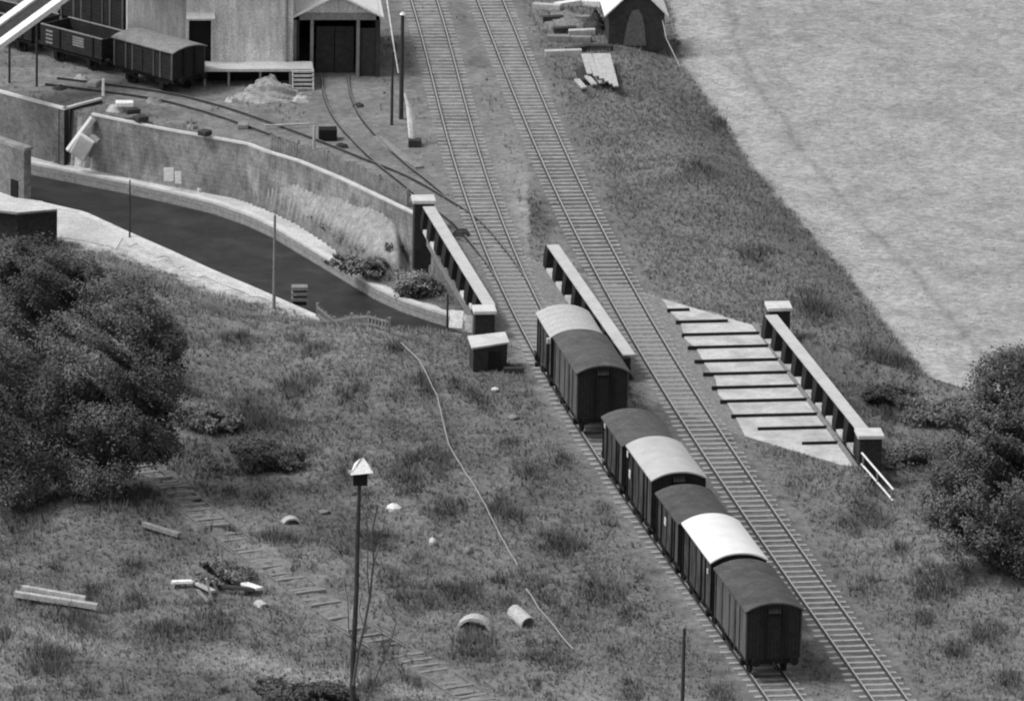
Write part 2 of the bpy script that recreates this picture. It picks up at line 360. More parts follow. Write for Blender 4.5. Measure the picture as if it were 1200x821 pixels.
def gz(X, Y): return float(height(np.array([X]), np.array([Y]))[0])
def on(x, y, z=None):
    """ground point seen in direction (x, y), iterated on the terrain height"""
    zz = GZ if z is None else z
    for _ in range(6):
        p = at(x, y, zz)
        if z is not None: return p
        zz = .5*zz+.5*gz(p.x, p.y)
    p = at(x, y, zz); p.z = gz(p.x, p.y); return p
# ------------------------------------------------------------------ grass and crops
def tufts(name, n, hmin, hmax, wid, blades, sel, mul, label=None, cat=None, reg=None, lean=.9):
    x0, x1, y0, y1 = reg
    X = rng.uniform(x0, x1, n); Y = rng.uniform(y0, y1, n)
    t, g = tone_at(X, Y); keep = sel(X, Y, t, g); X = X[keep]; Y = Y[keep]; t = t[keep]
    Zt = height(X, Y)
    hh = (hmin+(hmax-hmin)*rng.random(len(X))**1.6)*(.45+1.1*fbm(X, Y, 2.6, 91))
    ck = clump(X, Y) if hmax > .2 else 0*X; hh = hh*(1+1.7*ck*(.4+.6*rng.random(len(X)))); t = t*(1-.42*ck)
    N = len(X); k = blades
    ang = rng.random((N, k))*2*np.pi; off = rng.random((N, k))*.22*hh[:, None]/.4
    bx = X[:, None]+np.cos(ang)*off*.6; by = Y[:, None]+np.sin(ang)*off*.6; bz = Zt[:, None]-.03+0*ang
    L = hh[:, None]*(.6+.6*rng.random((N, k))); ln = lean*rng.random((N, k))*L
    tx = bx+np.cos(ang)*ln; ty = by+np.sin(ang)*ln; tz = bz+L
    px = -np.sin(ang+rng.random((N, k)))*wid*(.5+rng.random((N, k))); py = np.cos(ang)*wid*.3
    v0 = np.stack([bx-px, by-py, bz], -1); v1 = np.stack([bx+px, by+py, bz], -1); v2 = np.stack([tx, ty, tz], -1)
    V = np.stack([v0, v1, v2], 2).reshape(-1, 3)
    tn = (t[:, None]*mul*(.72+.56*rng.random((N, k)))*(.85+.3*rng.random((N, 1)))); tn = np.repeat(tn.ravel(), 3)
    o = big(name, V, np.arange(len(V)).reshape(-1, 3), 'grass', tn, 'stuff')
    if label: tag(o, label, cat)
    return o
REG = (-2, 66, 322, 470)
tufts('grass', 480000, .07, .30, .026, 4, lambda X, Y, t, g: (rng.random(len(X)) < g*(.35+.9*fbm(X, Y, 1.9, 151))), 1.12, 'rough uncut grass and weeds covering the banks', 'grass', REG)
def fieldsel(X, Y, t, g):
    u, v = uv(X, Y); xb = np.interp(v, fl[:, 1], fl[:, 0]); return (u > xb+4) & (v < 500)
tufts('crop_stubble', 150000, .04, .10, .03, 3, fieldsel, 1.05, 'pale mown hay crop covering the field', 'crop', REG)
# ------------------------------------------------------------------ tracks
rail_prof = [(-.07, -.15), (.07, -.15), (.07, -.125), (.018, -.11), (.018, -.04), (.037, -.03), (.037, 0), (-.037, 0), (-.037, -.03), (-.018, -.04), (-.018, -.11), (-.07, -.125)]
def sweep(pts, prof, off=0):
    mb = MB(); n = len(prof); vs = []
    for i, p in enumerate(pts):
        d = (pts[min(i+1, len(pts)-1)]-pts[max(i-1, 0)]); d.z = 0; d.normalize(); r = Vector((d.y, -d.x, 0))
        for (a, b) in prof: vs.append(p+r*(off+a)+Vector((0, 0, b)))
    fs = [(i*n+k, i*n+(k+1) % n, (i+1)*n+(k+1) % n, (i+1)*n+k) for i in range(len(pts)-1) for k in range(n)]
    fs += [tuple(range(n))[::-1], tuple((len(pts)-1)*n+k for k in range(n))]
    return mb.add(vs, fs)
def resample(pts, step):
    out = [pts[0]]; acc = 0; dirs = [(pts[1]-pts[0]).normalized()]
    for a, b in zip(pts, pts[1:]):
        L = (b-a).length
        while acc+L >= step:
            t = (step-acc)/L; a = a+(b-a)*t; L = (b-a).length; acc = 0; out.append(a.copy()); dirs.append((b-a).normalized() if L > 1e-6 else dirs[-1])
        acc += L
    return out, dirs
def track(pts, label, step=.76, smat='sleeper', sl=2.6, drop=0, top=-.156, keep=1.0, follow=False, cut=None, rails=(-1, 1), railz=0, rm='rail', sm='raildark'):
    mid = pts[0]
    root = empty('railway_track', (0, 0, 0), label, 'railway track')
    P2 = [p.copy() for p in pts]
    if follow:
        zs = [gz(p.x, p.y) for p in P2]
        for i, p in enumerate(P2): q = zs[max(0, i-9):i+10]; p.z = sum(q)/len(q)+.2+drop
    else:
        for p in P2: p.z = railz
    for s in rails:
        o = sweep(P2, rail_prof, s*.7525).build('rail', sm, root); o.data.materials.append(M[rm])
        for p in o.data.polygons:
            if p.normal.z > .9 and o.data.vertices[p.vertices[0]].co.z > P2[0].z-.02 and not follow: p.material_index = 1
    sp_, dr = resample(P2, step)
    proto = MB().box(-sl/2, sl/2, -.125, .125, -.14, 0).build('sleeper', smat, root, bevel=.01)
    items = [(p, d) for p, d in zip(sp_, dr) if (cut is None or cut(p)) and random.random() < keep]
    items.sort(key=lambda q: q[0].y)
    vis = [q for q in items if -20 < uv(q[0].x, q[0].y)[1] < 840]; first = True
    rest = MB()
    for k, (p, d) in enumerate(vis):
        rz = math.atan2(d.y, d.x)-math.pi/2+random.uniform(-.012, .012)
        loc = Vector((p.x, p.y, p.z+top-.022*min(1, max(0, (260-uv(p.x, p.y)[1])/120))+random.uniform(-.014, .008)))
        if follow: loc.z = gz(p.x, p.y)+.05+random.uniform(-.05, .05)
        if k < 99:
            o = proto if first else proto.copy()
            if not first: col.objects.link(o); o.parent = root
            first = False; o.location = loc; o.rotation_euler = (0, 0, rz); o.scale.x = random.uniform(.88, 1.02)
        else:
            rest.box(-sl/2, sl/2, -.125, .125, -.14, 0, Matrix.Translation(loc) @ Matrix.Rotation(rz, 4, 'Z'))
    if rest.v: r = rest.build('sleeper_row', smat, root); r['kind'] = 'stuff'
    return root
tr = track(T_main, 'main line track curving past the bridge, unoccupied, with pale sleepers')
track(T_sid, 'siding track the row of vans stands on, through the bridge', smat='sleeper', top=-.15)
track(T_yard, 'yard track curving left behind the retaining wall to the parked wagons', smat='sleeperdark', top=-.115, keep=.7, railz=-.06, rm='railold')
track(T_shed, 'short track leading from the engine shed doorway towards the bridge', smat='sleeperdark', top=-.125, keep=.5, railz=-.065, rm='railold')
track(T_old, 'disused sleeper track overgrown with grass in the left foreground', smat='greywood', follow=True, drop=-.13, keep=.8, sl=1.5, top=0, sm='railold')
# ------------------------------------------------------------------ bridge
def g0(x, y, z=-.16): p = at(x, y, 0); p.z = z; return p
LG = (at(502, 266), at(573, 382)); CG = (at(647, 311), at(737, 441)); RG = (at(903, 394), at(1012, 531))
br = empty('railway_bridge', (0, 0, 0), 'plate girder railway bridge over the canal with three pale topped parapets', 'bridge')
deck = [g0(500, 266), g0(893, 379), g0(1012, 549), g0(868, 505), g0(573, 390)]
MB().prism([(p.x, p.y) for p in deck], -1.0, -.185).build('deck', 'ballast', br)
ex = [g0(777, 347), g0(886, 379), g0(1004, 545), g0(985, 541), g0(872, 507), g0(850, 468), g0(812, 408)]
exj = []
for i in range(6, 9):
    pass
# ragged left margin where ballast has spilled on the slab
edge = [(872, 507), (861, 488), (855, 470), (843, 458), (837, 440), (824, 424), (815, 405), (803, 393), (796, 372), (784, 362), (776, 348)]
poly = [g0(776, 347), g0(886, 379), g0(1004, 546), g0(985, 541)]+[g0(x+random.uniform(-2, 3), y) for x, y in edge[:-1]]
MB().prism([(p.x, p.y) for p in poly], -.17, -.115).build('deck_slab', 'concrete', br)
beams = [(363, 782, 808), (377, 792, 853), (392, 799, 891), (407, 806, 907), (423, 814, 917), (438, 824, 926), (454, 834, 937), (470, 844, 948), (487, 857, 959), (502, 888, 970), (519, 940, 983)]
for (y, xa, xb) in beams:
    a = at(xa, y, -.06); b = at(xb, y-(xb-xa)*.024, -.06)
    MB().bar(a, b, .11, .17).build('cross_beam', 'darksteel', br)
def girder(a, b, n, side=-1, curb='concrete', zt=1.12, wd=.62, broken=False):
    gw = .5 if broken else .38
    d = (b-a); L = d.length; d.normalize(); r = Vector((d.y, -d.x, 0)) # right of direction a->b
    if r.x < 0: r = -r
    g = MB(); g.bar(a+Vector((0, 0, .48)), b+Vector((0, 0, .48)), .04, 1.2); gd = g.build('girder_web', 'darksteel', br)
    t = MB(); t.bar(a+Vector((0, 0, zt)), b+Vector((0, 0, zt)), wd, .07); t.build('top_flange', 'flange', gd)
    m = MB(); m.bar(a-r*.0+Vector((0, 0, -.1)), b+Vector((0, 0, -.1)), .5, .06); m.build('bottom_flange', 'darksteel', gd)
    for i in range(n+1):
        p = a+d*(L*(i+.02)/(n+.04)); q = -r
        mb = MB(); h = 1.07
        for s in (-1, 1):
            mb2 = []
        w = .42
        vs = []
        for off in (-gw, gw):
            for (e, z) in ((0, -.06), (w, -.06), (w, .25), (w*.75, 1.08), (0, 1.08)):
                vs.append(p+d*off+q*e+Vector((0, 0, z)))
        mb.add(vs, [(0, 1, 2, 3, 4), (9, 8, 7, 6, 5), (0, 5, 6, 1), (1, 6, 7, 2), (2, 7, 8, 3), (3, 8, 9, 4), (4, 9, 5, 0)])
        mb.build('gusset', 'darksteel', gd)
    for i in range(n):
        p0 = a+d*(L*(i+.2)/n)-r*.24; p1 = a+d*(L*(i+.84)/n)-r*.24+Vector((0, 0, random.uniform(-.04, .03)))
        if broken and random.random() < .3: continue
        MB().bar(p0+Vector((0, 0, -.06)), p1+Vector((0, 0, -.06)), .34-(.22*random.random() if broken else 0), .2).build('curb_block', curb, gd, bevel=.02)
    return gd
girder(LG[0], LG[1], 8, curb='stone', broken=True)
girder(CG[0], CG[1], 8)
girder(RG[0], RG[1], 9)
# pale outer edge strip of the deck along the right girder
e0, e1 = at(883, 377), at(1004, 546)
MB().bar(e0+Vector((0, 0, -.06)), e1+Vector((0, 0, -.06)), .16, .16).build('edge_strip', 'greywood', br)
def pillar(x, y, zt, wpx, base, label_=None):
    """x, y = centre of the cap top"""
    c = at(x, y, zt); s = S(y)
    w = wpx/s; dd = (LG[0]-LG[1]).normalized(); ang = math.atan2(dd.y, dd.x)-math.pi/2
    mx = Matrix.Translation((c.x, c.y, 0)) @ Matrix.Rotation(ang*.35, 4, 'Z')
    p = MB().box(-w*.42, w*.42, -w*.42, w*.42, base, zt-.2, mx).build('pillar', 'shadebrick', br)
    MB().box(-w/2, w/2, -w/2, w/2, zt-.2, zt, mx).build('cap_stone', 'stone', p, bevel=.03)
pillar(496.5, 231, 1.45, 27, -5); pillar(567.5, 360, 1.35, 27, -5)
pillar(912.5, 356, 1.45, 29, -5); pillar(1019, 505, 1.35, 31, -5)
def wallbox(pts, th, z0, z1, name, m, parent=None):
    mb = MB()
    pts = [Vector((p[0], p[1], 0)) for p in pts]; n = len(pts); vs = []
    for i, p in enumerate(pts):
        d = (pts[min(i+1, n-1)]-pts[max(i-1, 0)]).normalized(); r = Vector((-d.y, d.x, 0))
        za = z1 if not isinstance(z1, (list, tuple)) else z1[i]
        for (o, z) in ((0, z0), (0, za), (th, za), (th, z0)): vs.append(p+r*o+Vector((0, 0, z)))
    fs = [(i*4+k, i*4+(k+1) % 4, (i+1)*4+(k+1) % 4, (i+1)*4+k) for i in range(n-1) for k in range(4)]+[(0, 1, 2, 3), ((n-1)*4+3, (n-1)*4+2, (n-1)*4+1, (n-1)*4)]
    mb.add(vs, fs); return mb.build(name, m, parent)
wallbox([at(483, 258), at(600, 294), at(893, 380), at(930, 391)], .7, -5, -.22, 'far_abutment', 'wallstone', br)
wallbox([at(1020, 551), at(1012, 549), at(868, 505), at(560, 386)][:], .7, -5, -.24, 'near_abutment', 'wallstone', br)
# ------------------------------------------------------------------ canal
def strip(name, A, B, z, m, kind='structure', zb=None):
    n = len(A); V = [(*a[:2], z) for a in A]+[(*b[:2], z if zb is None else zb) for b in B]
    mb = MB().add(V, [(i, i+1, n+i+1, n+i) for i in range(n-1)]); o = mb.build(name, m); o['kind'] = kind; return o
def dense(poly, us): a = np.array(poly); return [tuple(at(u, float(np.interp(u, a[:, 0], a[:, 1])), 0))[:2] for u in us]
us = list(np.arange(-80, 620, 8.0))+list(np.arange(620, 1500, 40.0))
FE = dense(far_edge, us); NE = dense(near_edge, us); WT = dense(wall_top, us)
strip('canal_water', FE, NE, ZW, 'water')
# towpaths
pth_top_px = [(-80, 150), (30, 176), (90, 189), (150, 203), (200, 213), (250, 224), (290, 235), (320, 247), (350, 262), (380, 282), (410, 304), (440, 326), (470, 343), (500, 354), (525, 362)]
pth = [flat(x, y, ZP) for x, y in pth_top_px]+[(620, 315)]
uf = [u for u in us if u < 600]; A = dense(pth, uf); B = dense(far_edge, uf)
rg = random.Random(3)
A = [(a[0], a[1]+rg.uniform(-.35, .35)) for a in A]
strip('towpath', A, [(b[0], b[1]+.35) for b in B], ZP-.03, 'path')
un = [u for u in us if u < 570]; A = dense(near_edge, un); B = dense(path_low, un)
strip('towpath', [(a[0], a[1]-.35) for a in A], [tuple(np.array(a)*(1-k)+np.array(b)*k) for a, b, k in [(a, b, (.3+.45*rg.random()) if a[0] > at(150, 260).x*.98 else .9) for a, b in zip(A, B)]], ZP-.03, 'path')
cw = empty('canal_wall', (0, 0, 0), 'far canal bank wall of stone courses with pale coping below the retaining wall', 'canal wall')
wallbox(FE[:len(uf)+4], .4, -5.2, ZP-.1, 'wall_face', 'canalwall', cw); wallbox(FE[:len(uf)+4], .4, ZP-.098, ZP+.03, 'coping', 'stone', cw)
cw = empty('canal_wall', (0, 0, 0), 'near canal bank wall with straight pale coping beside the trees', 'canal wall')
wallbox(NE[:len(un)+2], -.4, -5.2, ZP-.1, 'wall_face', 'canalwall', cw); wallbox(NE[:len(un)+2], -.4, ZP-.098, ZP+.03, 'coping', 'stone', cw)
# retaining walls
def rwall(px, label, m, zt=0, th=.45, copw=.55, copm='stone', z0=-3.6):
    r = empty('retaining_wall', (0, 0, 0), label, 'retaining wall')
    a = np.array(px); 
    pts = []
    for i in range(len(px)-1):
        k = max(1, int(abs(px[i+1][0]-px[i][0])/10))
        for j in range(k): pts.append(at(px[i][0]+(px[i+1][0]-px[i][0])*j/k, px[i][1]+(px[i+1][1]-px[i][1])*j/k, 0))
    pts.append(at(*px[-1], 0))
    wallbox(pts, th, z0, zt-.08, 'wall_face', m, r)
    wallbox([p+Vector((0, -.05, 0)) for p in pts], copw, zt-.078, zt+.04, 'coping', copm, r)
    return r
rwall([(-80, 87), (0, 108), (75, 128)], 'brick retaining wall with pale coping at the far left above the canal', 'brick', zt=.05, copw=.3)
r = rwall([(75.6, 128), (97, 122), (120, 116)], 'short dark return wall at the end of the left brick retaining wall', 'shadebrick', zt=.05, copw=.2)
rwall([(107, 133), (150, 142), (200, 152), (240, 159), (290, 168), (310, 176), (350, 188), (400, 209), (440, 228), (484, 249)], 'long curving stone retaining wall with thin pale coping above the towpath', 'wallstone', zt=0, copw=.2)
# gravel heap
def heap(name, c, rx, ry, h, label, m='rubble', seed=1):
    n = 22; V = []; Fs = []
    for i in range(n+1):
        for k in range(36):
            t = i/n; a_ = 2*math.pi*k/36; rr = (1-t)
            nn = float(vnoise(np.array([math.cos(a_)*2+i*.35]), np.array([math.sin(a_)*2+i*.2]), .8, seed)[0])-.5
            V.append((c.x+rx*rr*math.cos(a_)*(1+.25*nn), c.y+ry*rr*math.sin(a_)*(1+.25*nn), c.z-.15+h*(1-rr**1.25)*(1+.25*nn)))
    for i in range(n):
        for k in range(36): Fs.append((i*36+k, i*36+(k+1) % 36, (i+1)*36+(k+1) % 36, (i+1)*36+k))
    return tag(MB().add(V, Fs).build(name, m), label, 'heap')
# broken white wing beside the return wall
r = empty('broken_wing_wall', at(95, 160, -1.5), 'broken white stone wing wall leaning below the left brick wall', 'broken wall'); r.location = (0, 0, 0)
def slab(parent, pts, th, name, m):
    mb = MB(); n = len(pts); N = (pts[1]-pts[0]).cross(pts[2]-pts[0]).normalized()*th
    mb.add(pts+[p-N for p in pts], [tuple(range(n)), tuple(range(n, 2*n))[::-1]]+[(i, n+i, n+(i+1) % n, (i+1) % n) for i in range(n)])
    return mb.build(name, m, parent)
MB().bar(at(109, 138, -.15), at(80, 177, -2.0), .5, .3).build('sloping_coping', 'stone', r, bevel=.03)
MB().bar(at(103, 161, -1.0), at(91, 183, -2.2), .95, .3, up=(.3, -.5, .8)).build('stone_panel', 'stone', r, bevel=.05)
MB().bar(at(113, 160, -1.0), at(103, 181, -2.1), .6, .3, up=(.1, -.5, .8)).build('stone_panel', 'talus', r, bevel=.05)
heap('rubble_heap', at(122, 164, -2.6), 1.3, .6, 1.9, 'earth and rubble slumped against the wall end', 'talus', 12)
heap('rubble_heap', at(93, 186, ZP), 1.9, 1.2, 1.3, 'pale rubble heap under the broken white wing wall', 'talus', 9)
# ------------------------------------------------------------------ brick structures at left
def gbox(name, corners_px, z0, z1, m, parent):
    P_ = [at(x, y, z1) for x, y in corners_px]
    return MB().prism([(p.x, p.y) for p in P_], z0, z1).build(name, m, parent)
r = empty('brick_wall', (0, 0, 0), 'tall brick wall with a dark square opening at the left edge beside the canal', 'brick wall')
a = at(28, 235, ZP); b = at(-60, 205, ZP)
wallbox([b, a], .5, ZP-.2, -.35, 'wall_face', 'brick', r); wallbox([b+Vector((0, -.04, 0)), a+Vector((.04, -.04, 0))], .58, -.348, -.2, 'coping', 'wallstone', r)
d = (b-a).normalized(); c = a+d*.85
MB().bar(c-d*.3+Vector((0, -.06, .55)), c+d*.3+Vector((0, -.06, .55)), .06, .95).build('opening', 'black', r)  # black plate on the wall face, painted as the shade inside the opening
r = empty('brick_store', (0, 0, 0), 'low flat roofed brick store with pale roof in front of the left trees', 'brick store')
top = [(20, 249), (67, 245), (48, 236), (-60, 222), (-60, 240)]
gbox('walls', top, -3.6, -.9, 'shadebrick', r); P_ = [at(x, y, -.8) for x, y in top]
MB().prism([(p.x, p.y) for p in P_], -.897, -.8).build('roof', 'greywood', r)
MB().prism([(p.x*.985+.1, p.y) for p in P_], -.797, -.76).build('roof_screed', 'path', r)
# ------------------------------------------------------------------ goods vans
def arc_roof(L, wd, ze, rise, over=.12, th=.07, n=14):
    mb = MB(); vs = []
    for y in (-L/2-over, L/2+over):
        for dz in (0, -th):
            for k in range(n+1):
                t = k/n*2-1; vs.append((t*(wd/2+over), y, ze+rise*(1-abs(t)**2.2)+dz))
    m = n+1; fs = []
    for k in range(n):
        fs += [(k, k+1, 2*m+k+1, 2*m+k), (m+k+1, m+k, 3*m+k, 3*m+k+1), (k+1, k, m+k, m+k+1), (2*m+k, 2*m+k+1, 3*m+k+1, 3*m+k)]
    fs += [(0, 2*m, 3*m, m), (n, m+n, 3*m+n, 2*m+n)]
    return mb.add(vs, fs)
def van(loc, rz, L, ze, rise, roofm, label, sidem='vanside', vent=False, plates=(), lamp=False):
    r = empty('goods_van', loc, label, 'goods van', 'covered goods vans standing on the siding', rz)
    w = 2.42; n = 14
    mb = MB(); prof = [(-w/2, 1.0), (w/2, 1.0)]+[((k/n*2-1)*w/2*-1, ze+rise*(1-abs(k/n*2-1)**2.2)-.05) for k in range(n+1)]
    m = len(prof); vs = [(x, -L/2, z) for x, z in prof]+[(x, L/2, z) for x, z in prof]
    mb.add(vs, [(i, (i+1) % m, m+(i+1) % m, m+i) for i in range(m)])
    b = mb.build('body', sidem, r)
    for s in (-1, 1):
        e = MB(); e.add([(x*.985, s*(L/2+.012), z-.01 if z > 1.5 else z) for x, z in prof]+[(x*.985, s*(L/2-.03), z-.01 if z > 1.5 else z) for x, z in prof], [tuple(range(m)), tuple(range(m, 2*m))]+[(i, (i+1) % m, m+(i+1) % m, m+i) for i in range(m)])
        eo = e.build('end_wall', 'vanend', r)
        for x in (-.42, .42): MB().box(x-.06, x+.06, min(s*(L/2+.014), s*(L/2+.11)), max(s*(L/2+.014), s*(L/2+.11)), .95, ze+.12).build('stanchion', 'vanframe', eo)
        if vent and s < 0:
            MB().add([(-.28, -L/2-.02, ze+.12), (.28, -L/2-.02, ze+.12), (.28, -L/2-.2, ze-.1), (-.28, -L/2-.2, ze-.1), (-.28, -L/2-.02, ze-.12), (.28, -L/2-.02, ze-.12)], [(0, 1, 2, 3), (3, 2, 5, 4), (0, 3, 4), (1, 5, 2)]).build('ventilator_hood', 'vanend', eo)
            MB().box(-.22, .22, -L/2-.03, -L/2-.016, ze-.28, ze-.13).build('ventilator_slot', 'black', eo)
    arc_roof(L, w, ze, rise).build('roof', roofm, r, smooth=False)
    for s in (-1, 1):
        x0, x1 = s*(w/2+.012), s*(w/2+.07)
        d = MB().box(min(x0, x1), max(x0, x1), -.78, .78, 1.05, ze-.15).build('door', sidem, r)
        MB().box(min(s*(w/2+.072), s*(w/2+.1)), max(s*(w/2+.072), s*(w/2+.1)), -.03, .03, 1.1, ze-.2).build('door_bar', 'vanframe', d)
        for y in (-L/2+.06, -L/4-.2, -.86, .86, L/4+.2, L/2-.06):
            MB().box(min(s*(w/2+.004), s*(w/2+.06)), max(s*(w/2+.004), s*(w/2+.06)), y-.05, y+.05, 1.0, ze).build('side_post', 'vanframe' if sidem == 'vanside' else 'vansidel', r)
        MB().box(min(s*.95, s*1.12), max(s*.95, s*1.12), -L/2, L/2, .78, .998).build('sole_bar', 'vanframe', r)
        for y in (-L*.29, L*.29):
            wh = MB().tube([(s*.70, y, .48), (s*.83, y, .48)], .48, 18).build('wheel', 'vanframe', r)
            MB().box(min(s*.9, s*1.16), max(s*.9, s*1.16), y-.14, y+.14, .36, .62).build('axle_box', 'vanframe', wh)
            MB().box(min(s*.98, s*1.08), max(s*.98, s*1.08), y-.5, y+.5, .62, .76).build('leaf_spring', 'vanframe', wh)
        MB().bar((s*1.16, -.3, .55), (s*1.18, L*.4, .72), .04, .07).build('brake_lever', 'vanframe', r)
        for e in (-1, 1):
            bf = MB().tube([(s*.86, e*(L/2+.0), .98), (s*.86, e*(L/2+.38), .98)], .07, 8).build('buffer', 'vanframe', r)
            MB().tube([(s*.86, e*(L/2+.38), .98), (s*.86, e*(L/2+.44), .98)], .19, 12).build('buffer_head', 'vanframe', bf)
    for e in (-1, 1):
        MB().box(-1.15, 1.15, min(e*L/2, e*(L/2-.2)), max(e*L/2, e*(L/2-.2)), .76, .996).build('headstock', 'vanframe', r)
    MB().box(-.9, .9, -L/2+.2, L/2-.2, .80, .99).build('floor_frame', 'vanframe', r)
    for e in (-1, 1): MB().bar((0, e*(L/2+.003), .86), (0, e*(L/2+.42), .72), .09, .12).build('coupling_hook', 'vanframe', r)
    for (y, z, sz) in plates:
        MB().box(-(w/2+.105), -(w/2+.075), y-sz/2, y+sz/2, z-sz*.6, z+sz*.6).build('label_plate', 'plate', r)
    if lamp:
        MB().box(-(w/2+.26), -(w/2+.08), -L/2+.02, -L/2+.2, ze-.35, ze-.1).build('side_lamp', 'plate', r)
    return r
def sid_at(v):
    Y = at(0, v).y; return Y
vans = [  # front and back in flat plan rows, eaves height, rise, roof, side, label
 (796, 745, 3.25, .38, 'roofdark', 'vansidel', 'nearest dark roofed goods van at the front end of the row', True, ()),
 (738, 692, 3.3, .40, 'roofwhite', 'vanside', 'goods van with the bright clean white roof', False, ((-2.3, 2.7, .18), )),
 (685, 649, 3.02, .36, 'roofdark', 'vanside', 'dark roofed goods van between the white roofed and pale grey roofed vans', False, ((.3, 2.3, .3), )),
 (641, 600, 3.35, .38, 'rooflight', 'vanside', 'goods van with the plain pale grey roof in the near group', True, ((1.9, 2.2, .32), (2.45, 3.0, .24))),
 (592, 558, 3.02, .36, 'roofdark2', 'vanside', 'small dark roofed goods van behind the pale grey roofed van', False, ((1.6, 2.85, .24), )),
 (512, 470, 3.3, .38, 'roofdark2', 'vansidel', 'dark roofed goods van ending the far pair, its dark end showing', True, ()),
 (464, 436, 3.1, .40, 'rooflight2', 'vanside', 'goods van with ribbed pale roof, farthest in the row', False, ()),
]
for (v0, v1, ze, rise, rm, sm_, lab, vent, plates) in vans:
    y0 = at(0, v0).y; y1 = at(0, v1).y; ym = (y0+y1)/2; xa, xb = float(sidX(y0)), float(sidX(y1)); L = math.hypot(y1-y0, xb-xa)
    van(Vector(((xa+xb)/2, ym, 0)), math.atan2(y1-y0, xb-xa)-math.pi/2, L, ze, rise, rm, lab, sm_, vent, plates, lamp=(rm == 'rooflight2'))
# ------------------------------------------------------------------ yard wagons (top left)
def heading(a, b): d = b-a; return math.atan2(d.y, d.x)-math.pi/2
a = at(207, 112, -.1); b = at(131, 91, -.1)      # near side bottom corners, front to back
hd = heading(a, b); L = (b-a).length; right = Vector((math.cos(hd), math.sin(hd), 0)); mid = (a+b)/2+right*1.15
v = van(mid-Vector((0, 0, .15)), hd, L-.5, 2.62, .22, 'greywood', 'dark covered van standing by the pale goods shed wall', 'wagon')
v['group'] = 'wagons in the yard'
def open_wagon(loc, rz, L, label, zt=2.1, light=True):
    r = empty('open_wagon', loc, label, 'open wagon', 'wagons in the yard', rz); w = 2.3
    for s in (-1, 1):
        MB().box(min(s*w/2, s*(w/2-.09)), max(s*w/2, s*(w/2-.09)), -L/2, L/2, .95, zt).build('side_planks', 'wagon', r)
        MB().box(-w/2+.093, w/2-.093, min(s*L/2, s*(L/2-.09)), max(s*L/2, s*(L/2-.09)), .95, zt).build('end_planks', 'wagon', r)
        MB().box(min(s*w/2, s*(w/2-.12))-.003, max(s*w/2, s*(w/2-.12))+.003, -L/2, L/2, zt+.002, zt+.05).build('top_rail', 'greywood', r)
        for y in (-L*.27, L*.27):
            wh = MB().tube([(s*.70, y, .45), (s*.83, y, .45)], .45, 16).build('wheel', 'vanframe', r)
            MB().box(min(s*.9, s*1.1), max(s*.9, s*1.1), y-.14, y+.14, .36, .75).build('axle_box', 'vanframe', wh)
            MB().box(min(s*(w/2+.002), s*(w/2+.06)), max(s*(w/2+.002), s*(w/2+.06)), y-.5, y-.4, .95, zt).build('side_post', 'vanframe', r)
        for e in (-1, 1): MB().tube([(s*.86, e*L/2, .9), (s*.86, e*(L/2+.42), .9)], .12, 8).build('buffer', 'vanframe', r)
    MB().box(-w/2+.1, w/2-.1, -L/2+.1, L/2-.1, .7, 1.05).build('floor_frame', 'vanframe', r)
    if light:
        for (ya, yb, za, zb) in ((L/2-.45, L/2-1.0, 1.1, 2.0), (-.15, -1.05, 1.35, 1.95)):
            for k in range(4):
                z = za+(zb-za)*k/4; MB().box(-w/2-.02, -w/2-.004, min(ya, yb), max(ya, yb), z, z+.11).build('pale_board', 'greywood', r)
    return r
a = at(122, 86, -.1); b = at(46, 66, -.1); hd = heading(a, b); L = (b-a).length; right = Vector((math.cos(hd), math.sin(hd), 0))
open_wagon((a+b)/2+right*1.1-Vector((0, 0, .15)), hd, L-.3, 'empty open wagon with pale boards on its planked side, beside the covered van')
a = at(40, 64, -.1); b = at(-40, 44, -.1); hd = heading(a, b); L = (b-a).length
open_wagon((a+b)/2+right*1.1-Vector((0, 0, .15)), hd, L-.4, 'dark open wagon partly under the white loading chute', light=False)
a = at(150, 52, -.1); b = at(72, 32, -.1); hd = heading(a, b); L = (b-a).length
v = van((a+b)/2+right*1.0+Vector((0, 0, -.15)), hd, L-.3, 3.0, .3, 'vanframe', 'dark van on the rear yard line, cut by the top edge', 'wagon'); v['group'] = 'wagons in the yard'
# loading chute at top left
r = empty('loading_chute', (0, 0, 0), 'white inclined loading chute on thin dark posts over the wagons', 'loading chute')
p0 = at(-20, 66, 3.2); p1 = at(90, -14, 5.6)
for k, (dx, nm) in enumerate(((0, 'near_side_rail'), (1, 'far_side_rail'))):
    off = Vector((-.2, 2.6, .35))*k
    MB().bar(p0+off, p1+off, .55, .3).build('side_board', 'white', r)
off = Vector((-.1, 1.3, .05)); MB().bar(p0+off, p1+off, 1.9, .08).build('chute_floor', 'darkwood', r)
for (x, y) in ((11, 97), (43, 101), (88, 60)):
    g = at(x, y, GZ); t = (g.x-p0.x)/(p1.x-p0.x); zt = p0.z+(p1.z-p0.z)*t-.12
    MB().tube([g, (g.x, g.y+.0, zt)], .07, 7).build('post', 'darkwood', r)
